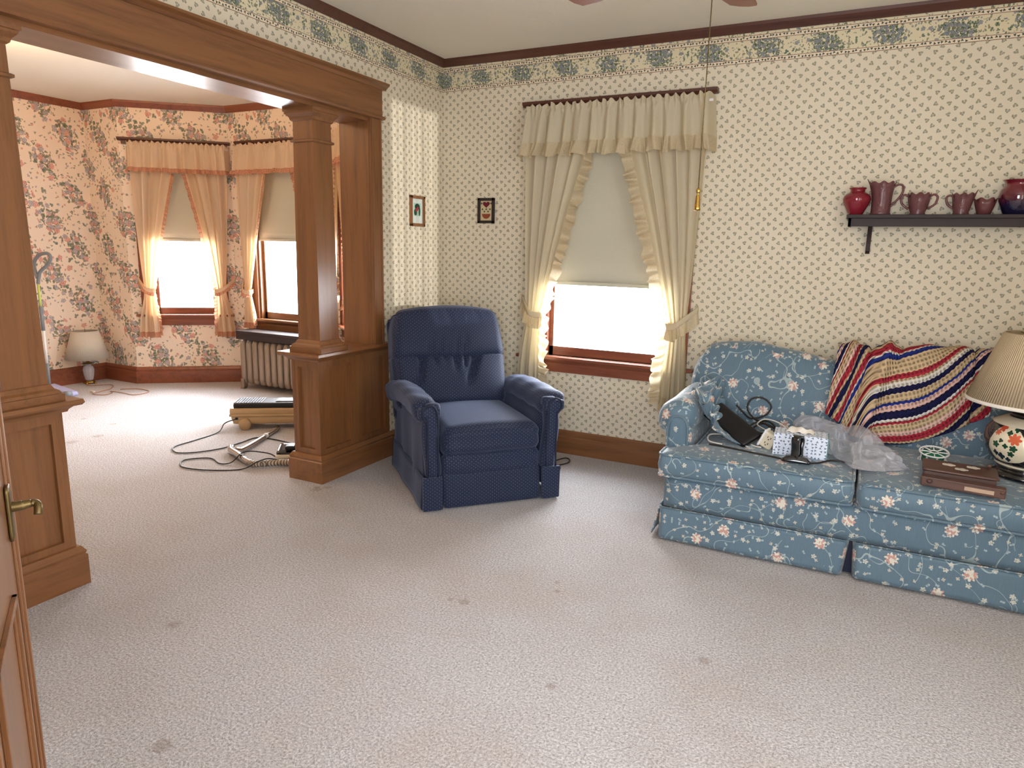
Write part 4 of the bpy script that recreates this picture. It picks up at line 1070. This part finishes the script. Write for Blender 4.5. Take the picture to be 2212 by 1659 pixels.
# ------------------------------------------------------------------ wall shelf and the glassware
t = thing('wall_shelf', 'dark walnut wall shelf carrying the cranberry glassware', 'shelf', (3.35, 0, 1.55))
MB().box(-.665, .70, -.145, 0, .073, .092).build('board', 'walnut', t, bevel=.002)
MB().box(-.655, .69, -.128, -.112, .030, .073).box(-.655, -.64, -.128, 0, .030, .073).box(.675, .69, -.128, 0, .030, .073).build('apron', 'walnut', t, bevel=.001)
for x in (-.555, .56):
    MB().extrude([(0, .073), (-.11, .073), (-.105, .045), (-.075, .02), (-.05, -.02), (-.035, -.06), (-.03, -.10), (-.018, -.115), (0, -.115)], 'X', x, x+.022).build('bracket', 'walnut', t, bevel=.0015)
ZS = 1.6425
GG = 'cranberry and pink glass vessels on the wall shelf'
t = tag(MB().lathe([(.034, 0), (.036, .004), (.052, .035), (.066, .066), (.070, .084), (.066, .10), (.05, .114), (.040, .118), (.036, .124), (.036, .134), (.043, .140), (.043, .144), (.034, .143), (.032, .12)], seg=40, cap=False).build('glass_vase', 'cranberry'), 'squat cranberry red glass vase, first on the left of the shelf', 'vase', GG); t.location = (2.724, -.07, ZS)
def scal(k, am, z0, z1):
    return lambda a, z: 1+am*max(0, (z-z0)/(z1-z0))*cos(k*a)
def vessel(name, label, cat, x, prof, spout, handles, mat='mauve', lobes=8, H_=.17, sc=.03):
    t = thing(name, label, cat, (x, -.07, ZS), 0, GG)
    def shp(a, z):
        f = max(0, (z/H_-.45)/.55); v = 1+sc*f*cos(lobes*a)
        if spout: 
            da = (a-spout+pi) % (2*pi)-pi; v += .30*f**1.5*math.exp(-(da/.6)**2)
        return v
    b = MB(); rings = []
    for r, z in prof:
        ring = []
        for k in range(48):
            a = 2*pi*k/48; rr = r*shp(a, z); f = max(0, z/H_-.7)/.3
            zz = z+.006*f*cos(lobes*a)
            if spout: 
                da = (a-spout+pi) % (2*pi)-pi; zz += .016*f*math.exp(-(da/.4)**2)
            ring.append((rr*cos(a), rr*sin(a), zz))
        rings.append(ring)
    b.loft(rings, True, False); b.f.append(tuple(reversed(range(48)))); b.smooth = True
    b.build('body', mat, t, solid=.003)
    for hpts in handles: MB().tube(hpts, .0055, 8, 6).build('handle', mat, t)
vessel('glass_pitcher', 'tall pink pressed-glass pitcher with scalloped rim, second on the shelf', 'pitcher', 2.845,
    [(.046, 0), (.05, .003), (.046, .012), (.046, .05), (.047, .09), (.049, .12), (.053, .145), (.060, .168)], pi, [[(.05, 0, .145), (.075, 0, .158), (.094, 0, .148), (.094, 0, .115), (.078, 0, .085), (.058, 0, .062), (.046, 0, .045)]], H_=.168)
vessel('sugar_bowl', 'pink pressed-glass sugar bowl with two handles, right of the pitcher', 'bowl', 3.02,
    [(.034, 0), (.036, .003), (.033, .012), (.042, .035), (.049, .07), (.052, .108)], None, [[(s*.046, 0, .092), (s*.066, 0, .104), (s*.083, 0, .092), (s*.078, 0, .06), (s*.060, 0, .042), (s*.044, 0, .03)] for s in (-1, 1)], H_=.108)
vessel('glass_creamer', 'pink pressed-glass creamer with its spout to the right', 'creamer', 3.215,
    [(.034, 0), (.036, .003), (.033, .012), (.039, .035), (.043, .07), (.047, .104)], 1e-9, [[(-.04, 0, .092), (-.058, 0, .098), (-.072, 0, .086), (-.066, 0, .058), (-.052, 0, .042), (-.036, 0, .034)]], H_=.104)
vessel('glass_bowl', 'small smoky pink scalloped glass bowl beside the largest red vase', 'bowl', 3.315,
    [(.026, 0), (.028, .003), (.034, .02), (.042, .05), (.048, .078)], None, [], 'smoke', 6, .078, .07)
t = tag(MB().lathe([(.052, 0), (.056, .004), (.070, .03), (.082, .065), (.086, .09), (.080, .118), (.066, .138), (.060, .148), (.064, .156), (.074, .166), (.078, .169), (.070, .168), (.058, .152)], seg=48, cap=False).build('glass_vase', 'ruby'), 'largest dark ruby and blue glass vase at the right end of the shelf', 'vase', GG); t.location = (3.452, -.07, ZS)

# ------------------------------------------------------------------ two little pictures
t = thing('framed_picture', 'small oak framed picture of a bird on the left wall', 'picture', (0.0, -.335, 1.66))
fr_ = MB()
for a, b, c, d in ((-.087, .087, .082, .103), (-.087, .087, -.103, -.082), (-.087, -.064, -.103, .103), (.064, .087, -.103, .103)): fr_.box(0.0005, .016, a, b, c, d)
fr_.build('frame', 'woodZ', t, bevel=.004)
MB().box(.0005, .006, -.068, .068, -.086, .086).build('mat_board', 'paper', t)
MB().box(.006, .0068, -.042, .042, -.032, .054).build('print', 'mint', t)
lf = MB()
for cy, cz, ry, rz_ in ((0, .03, .030, .020), (-.022, -.008, .018, .022), (.026, -.002, .010, .030), (-.01, .018, .014, .010)): lf.extrude([(cy+ry*cos(k*pi/8), cz+rz_*sin(k*pi/8)) for k in range(16)], 'X', .0068, .0074)
lf.build('foliage', 'green', t)
MB().extrude([(-.004+.016*cos(k*pi/8)+.008*sin(k*pi/8), .012+.016*sin(k*pi/8)) for k in range(16)], 'X', .0075, .0079).build('bird', 'rose', t)
t = thing('framed_picture', 'small dark framed heart sampler on the wall left of the window', 'picture', (.368, 0, 1.68))
fr_ = MB()
for a, b, c, d in ((-.068, .068, .068, .087), (-.068, .068, -.087, -.068), (-.068, -.046, -.087, .087), (.046, .068, -.087, .087)): fr_.box(a, b, -.015, -.0005, c, d)
fr_.build('frame', 'walnut', t, bevel=.003)
MB().box(-.048, .048, -.006, -.0005, -.07, .07).build('linen', 'sampler', t)
ht = [(.028*(sin(a)**3), .043+.0245*(.8125*cos(a)-.3125*cos(2*a)-.125*cos(3*a)-.0625*cos(4*a))) for a in [k*2*pi/24 for k in range(24)]]
MB().extrude(ht, 'Y', -.0068, -.006).build('heart', 'maroon', t)
MB().extrude([(.034*cos(a), -.022+.034*sin(a)) for a in [pi+k*pi/12 for k in range(13)]], 'Y', -.0068, -.006).build('basket', 'rust', t)
for x, z in ((-.03, .01), (0, .01), (.03, .01), (-.038, .05), (.038, .05), (-.015, -.006), (.015, -.006)): MB().box(x-.005, x+.005, -.0066, -.006, z-.005, z+.005).build('stitched_flower', 'green', t)

# ------------------------------------------------------------------ ceiling fan with pull chain
t = thing('ceiling_fan', 'ceiling fan whose wooden blade tips and long pull chain hang above the room', 'ceiling fan', (2.17, -1.87, 2.30))
MB().lathe([(.02, .4085), (.07, .405), (.075, .37), (.03, .34)], seg=24).build('canopy', 'oldbrass', t)
MB().tube([(0, 0, .36), (0, 0, .15)], .014, 10, 1).build('down_rod', 'oldbrass', t)
MB().lathe([(.03, .17), (.09, .16), (.11, .13), (.11, .09), (.09, .06), (.05, .04), (.05, .01), (.03, -.01), (.001, -.015)], seg=32).build('motor', 'oldbrass', t)
for k in range(5):
    a = radians(82+72*k); m = Matrix.Rotation(a, 4, 'Z') @ Matrix.Translation((0, 0, .105)) @ Matrix.Rotation(radians(10), 4, 'X')
    P = [(.16, -.045), (.3, -.06), (.50, -.068), (.585, -.055), (.60, -.02), (.60, .02), (.585, .055), (.50, .068), (.3, .06), (.16, .045)]
    bl = MB().extrude(P, 'Z', -.004, .004).xf(m).build('blade', 'redX', t)
    MB().extrude([(.06, -.015), (.2, -.035), (.24, -.02), (.24, .02), (.2, .035), (.06, .015)], 'Z', -.012, -.004).xf(m).build('blade_iron', 'oldbrass', bl)
ch = MB().tube([(.080, 0, .01), (.080, 0, -.66)], .0016, 6, 1)
zc = -.0
nb = 100
for k in range(150): 
    z = .0-k*.0044; ch.lathe([(.0002, -.0016), (.0024, -.0008), (.0024, .0008), (.0002, .0016)], (.080, 0, z), 6)
co = ch.build('pull_chain', 'oldbrass', t)
MB().lathe([(.001, 0), (.006, -.006), (.008, -.013), (.006, -.019), (.003, -.021), (.005, -.026), (.007, -.032), (.010, -.07), (.012, -.078), (.001, -.080)], (.080, 0, -.655), 16).build('chain_tassel', 'brass', co)

# ------------------------------------------------------------------ bay room: radiator, lamp, mop, vacuum
t = thing('radiator', 'old grey-brown cast iron radiator under the middle bay window', 'radiator', (-2.10, .46, 0))
for k in range(11):
    x = -.46+.081*k
    sec = MB()
    for y in (-.065, 0, .065):
        sec.rbox((.070, .062, .40), (x, y, .275), .030, 9)
    sec.rbox((.066, .18, .075), (x, 0, .455), .032, 8).rbox((.066, .18, .07), (x, 0, .085), .030, 8)
    sec.build('section', 'radiator', t)
for x in (-.475, .365):
    MB().loft([[(x-.012+d, -.10-e, z), (x+.03+d, -.10-e, z), (x+.03+d, -.05-e, z), (x-.012+d, -.05-e, z)] for d, e, z in ((-.008, .006, 0), (.0, 0, .02), (.0, 0, .10))]).build('foot', 'radiator', t, bevel=.004)
tp = tag(MB().box(-.50, .52, -.125, .10, 0, .028).box(-.50, .52, -.125, -.105, -.055, 0).build('radiator_shelf', 'walnut', None, bevel=.003), 'dark wooden shelf board lying on top of the radiator', 'shelf')
tp.location = (-2.10, .465, .552)
# bay lamp
t = thing('table_lamp', 'small crystal table lamp with white pleated shade standing on the carpet of the bay room', 'lamp', (-4.0, -.27, 0))
ft = MB().lathe([(.045, .012), (.05, .018), (.04, .03), (.02, .034)], seg=24)
for k in range(4): a = k*pi/2+.5; ft.rbox((.03, .022, .016), (.052*cos(a), .052*sin(a), .008), .007, 4)
ft.build('foot', 'brass', t)
MB().lathe([(.022, .032), (.036, .045), (.046, .085), (.052, .13), (.052, .15), (.042, .175), (.026, .188), (.03, .2)], seg=12).build('crystal_body', 'crystal', t, smooth=False)
MB().lathe([(.03, .2), (.045, .206), (.048, .212), (.014, .218), (.01, .30), (.001, .30)], seg=20).build('socket_cap', 'oldbrass', t)
MB().lathe([(.192, .262), (.195, .259), (.118, .530), (.115, .532)], seg=72, cap=False).build('lamp_shade', 'shade_white', t, solid=.003)
MB().tube([(0, 0, .30), (0, 0, .553)], .003, 6, 1).build('finial_rod', 'brass', t)
MB().tube([(.045, -.02, .01), (.106, -.085, .006), (.243, .06, .006), (.411, -.05, .006), (.464, -.198, .006), (.51, -.293, .006), (.633, -.263, .006), (.60, -.16, .006), (.53, -.13, .006), (.70, -.12, .006), (.857, -.119, .006), (.839, .044, .006), (.646, .075, .006), (.523, -.03, .006)], .0035, 6, 8).build('cord', 'goldcord', t)
MB().rbox((.05, .022, .018), (.431, -.244, .010), .006, 5).build('plug', 'whitecord', t)
# mop
t = thing('floor_mop', 'upright mop with loop handle and lavender head behind the left column', 'mop', (-3.77, -.78, 0))
MB().tube([(0, 0, .10), (0, 0, .30)], .014, 10, 1).build('lower_tube', 'grey_plastic', t)
MB().tube([(0, 0, .29), (0, 0, .62)], .012, 10, 1).build('white_tube', 'white', t)
MB().tube([(0, 0, .60), (0, 0, .82)], .016, 10, 1).build('joint', 'grey_plastic', t)
MB().tube([(0, 0, .80), (0, 0, 1.03)], .011, 10, 1).build('lime_tube', 'lime', t)
MB().tube([(0, 0, 1.02), (.01, .01, 1.09), (.03, .015, 1.13), (.10, .05, 1.20), (.12, .06, 1.26), (.09, .05, 1.29), (.02, .02, 1.27), (-.03, 0, 1.20), (-.02, 0, 1.12), (.0, 0, 1.07)], .015, 10, 6).build('loop_handle', 'grey_plastic', t)
MB().rbox((.36, .11, .045), (.12, .03, .055), .02, 12, lambda a, b, c: (0, 0, -.02*a)).build('mop_head', 'lavender', t)
MB().lathe([(.001, -.03), (.032, -.028), (.032, .028), (.001, .03)], seg=20).xf(Matrix.Translation((.30, -.02, .045)) @ Matrix.Rotation(pi/2, 4, 'X')).build('wheel', 'grey_plastic', t)
MB().tube([(.33, -.02, .03), (.37, -.03, .02), (.40, -.02, .028), (.41, -.04, .01), (.38, -.05, .012)], .004, 6, 5).build('clip', 'chrome', t)
# vacuum canister
VA = atan2(.57, .82)
t = thing('vacuum_cleaner', 'tan canister vacuum cleaner with ribbed black top, partly behind the half wall', 'vacuum cleaner', (-1.244, -.505, 0), VA)
def vb(a, b, c): return (.012*a*(c > 0)*0-.012*a*(c < 0), 0, 0)
MB().rbox((.62, .24, .075), (0, 0, .075), .02, 14, vb).build('lower_body', 'tan', t)
MB().rbox((.635, .25, .022), (0, 0, .112), .006, 14).build('side_rib', 'tan', t)
MB().rbox((.63, .245, .05), (0, 0, .142), .012, 14).build('upper_body', 'tan', t)
lid = MB().rbox((.60, .21, .045), (.01, 0, .182), .012, 14).build('lid', 'black', t)
gr = MB()
for k in range(11): gr.box(-.285+k*.020, -.276+k*.020, -.095, .095, .204, .209)
gr.build('vent_ribs', 'grey_plastic', lid)
MB().rbox((.20, .13, .012), (.12, 0, .207), .005, 8).build('latch_cover', 'grey_plastic', lid)
for x in (-.20, .22):
    for y in (-.125, .125):
        MB().lathe([(.001, -.014), (.040, -.014), (.045, -.008), (.045, .008), (.040, .014), (.001, .014)], seg=28).xf(Matrix.Translation((x, y*1.06, .045)) @ Matrix.Rotation(pi/2, 4, 'X')).build('wheel', 'tan', t)
        
MB().rbox((.02, .008, .018), (-.262, -.124, .088), .003, 4).build('cord_socket', 'black', t)
ti = Matrix.Rotation(-VA, 4, 'Z') @ Matrix.Translation((1.244, .505, 0))
cordp = [(-1.392, -.762, .085), (-1.47, -.80, .05), (-1.43, -.90, .008), (-1.399, -1.13, .006), (-1.389, -1.29, .006), (-1.34, -1.356, .006), (-1.233, -1.394, .006), (-1.133, -1.31, .006), (-1.072, -1.168, .006), (-1.073, -1.005, .006), (-1.083, -.868, .006), (-.988, -.825, .006), (-.748, -.837, .006), (-.56, -.92, .006), (-.42, -1.02, .006)]
MB().tube([ti @ Vector(p) for p in cordp], .0045, 6, 8).build('power_cord', 'cord', t)
t = thing('vacuum_wand', 'chrome vacuum wand with bent handle and ribbed hose on the carpet', 'vacuum wand', (-.95, -1.1, 0))
def vw(mb, n, m, p=None): return mb.xf(Matrix.Translation((.95, 1.1, 0))).build(n, m, p or t)
vw(MB().tube([(-1.115, -.60, .02), (-1.0, -.86, .022), (-.90, -1.118, .024), (-.878, -1.20, .026)], .017, 12, 3), 'wand_tube', 'chrome')
vw(MB().tube([(-1.02, -.815, .022), (-1.005, -.85, .022)], .020, 12, 1), 'joint_ring', 'whitecord')
vw(MB().tube([(-.965, -1.18, .03), (-.90, -1.235, .032), (-.82, -1.262, .03), (-.73, -1.30, .028), (-.66, -1.33, .026), (-.60, -1.345, .026)], lambda q: .026-.006*q, 12, 5), 'handle_grip', 'chrome')
vw(MB().tube([(-.878, -1.19, .028), (-.885, -1.215, .034), (-.90, -1.235, .032)], .018, 12, 4), 'elbow', 'chrome')
vw(MB().tube([(-.61, -1.345, .024), (-.56, -1.345, .024), (-.50, -1.29, .024), (-.43, -1.23, .024), (-.34, -1.17, .024), (-.26, -1.08, .024)], .021, 14, 8), 'hose', 'hose')
def vbuild(mb): return mb.build('hose', 'hose', t, uv='vert')
t = thing('floor_nozzle', 'black and cream vacuum nozzle lying by the half wall', 'vacuum nozzle', (-.50, -1.04, 0), radians(35))
MB().rbox((.26, .17, .035), (0, 0, .022), .012, 10).build('cream_base', 'cream_plastic', t)
MB().rbox((.25, .15, .035), (.0, .005, .052), .014, 10, lambda a, b, c: (0, 0, -.012*b*-1)).build('black_cover', 'blackgloss', t)
MB().rbox((.07, .08, .03), (-.03, -.04, .082), .012, 6).build('swivel_neck', 'black', t)
o = MB().tube([(-.36, -1.20, .006), (-.49, -1.27, .05), (-.525, -1.348, .05), (-.60, -1.43, .006), (-.76, -1.542, .006), (-.922, -1.583, .006), (-1.014, -1.549, .006), (-1.062, -1.474, .006), (-.993, -1.386, .006), (-.925, -1.369, .006), (-.806, -1.414, .006), (-.743, -1.377, .014), (-.729, -1.276, .062), (-.66, -1.15, .03), (-.60, -1.13, .006)], .0045, 6, 8).build('cord', 'cord')
tag(o, 'brown vacuum cord looped on the carpet in front of the hose', 'cord')

# ------------------------------------------------------------------ open door at the left edge
dv = Vector((.845, -.534)).normalized(); DA = atan2(dv.y, dv.x)
d = struct(MB().box(0, .80, -.04, 0, .012, 2.05).build('door_1', 'woodZ')); d.location = (1.46, -3.738, 0); d.rotation_euler = (0, 0, DA)
pn = MB()
for z0, z1 in ((.22, .82), (1.08, 1.93)):
    for xa, xb in ((.11, .37), (.43, .69)):
        for i, (dd_, h) in enumerate(((0, .008), (.014, .004))):
            pn.box(xa+dd_, xb-dd_, 0, h, z0+dd_, z0+dd_+.012).box(xa+dd_, xb-dd_, 0, h, z1-dd_-.012, z1-dd_).box(xa+dd_, xa+dd_+.012, 0, h, z0+dd_, z1-dd_).box(xb-dd_-.012, xb-dd_, 0, h, z0+dd_, z1-dd_)
pn.box(.0, .012, 0, .006, .012, 2.05).box(.03, .038, 0, .004, .012, 2.05)
pn.build('panel_moulding', 'woodZ', d, bevel=.001)
ep = MB().rbox((.035, .008, .10), (.045, .004, .945), .004, 6).build('escutcheon', 'oldbrass', d)
MB().tube([(.045, 0, .955), (.045, .022, .955), (.045, .026, .956), (.043, .036, .956)], lambda q: .010-.003*q, 12, 3).tube([(.043, .036, .957), (.044, .043, .955), (.050, .046, .95), (.056, .045, .938)], .007, 10, 4).build('door_lever', 'oldbrass', d)
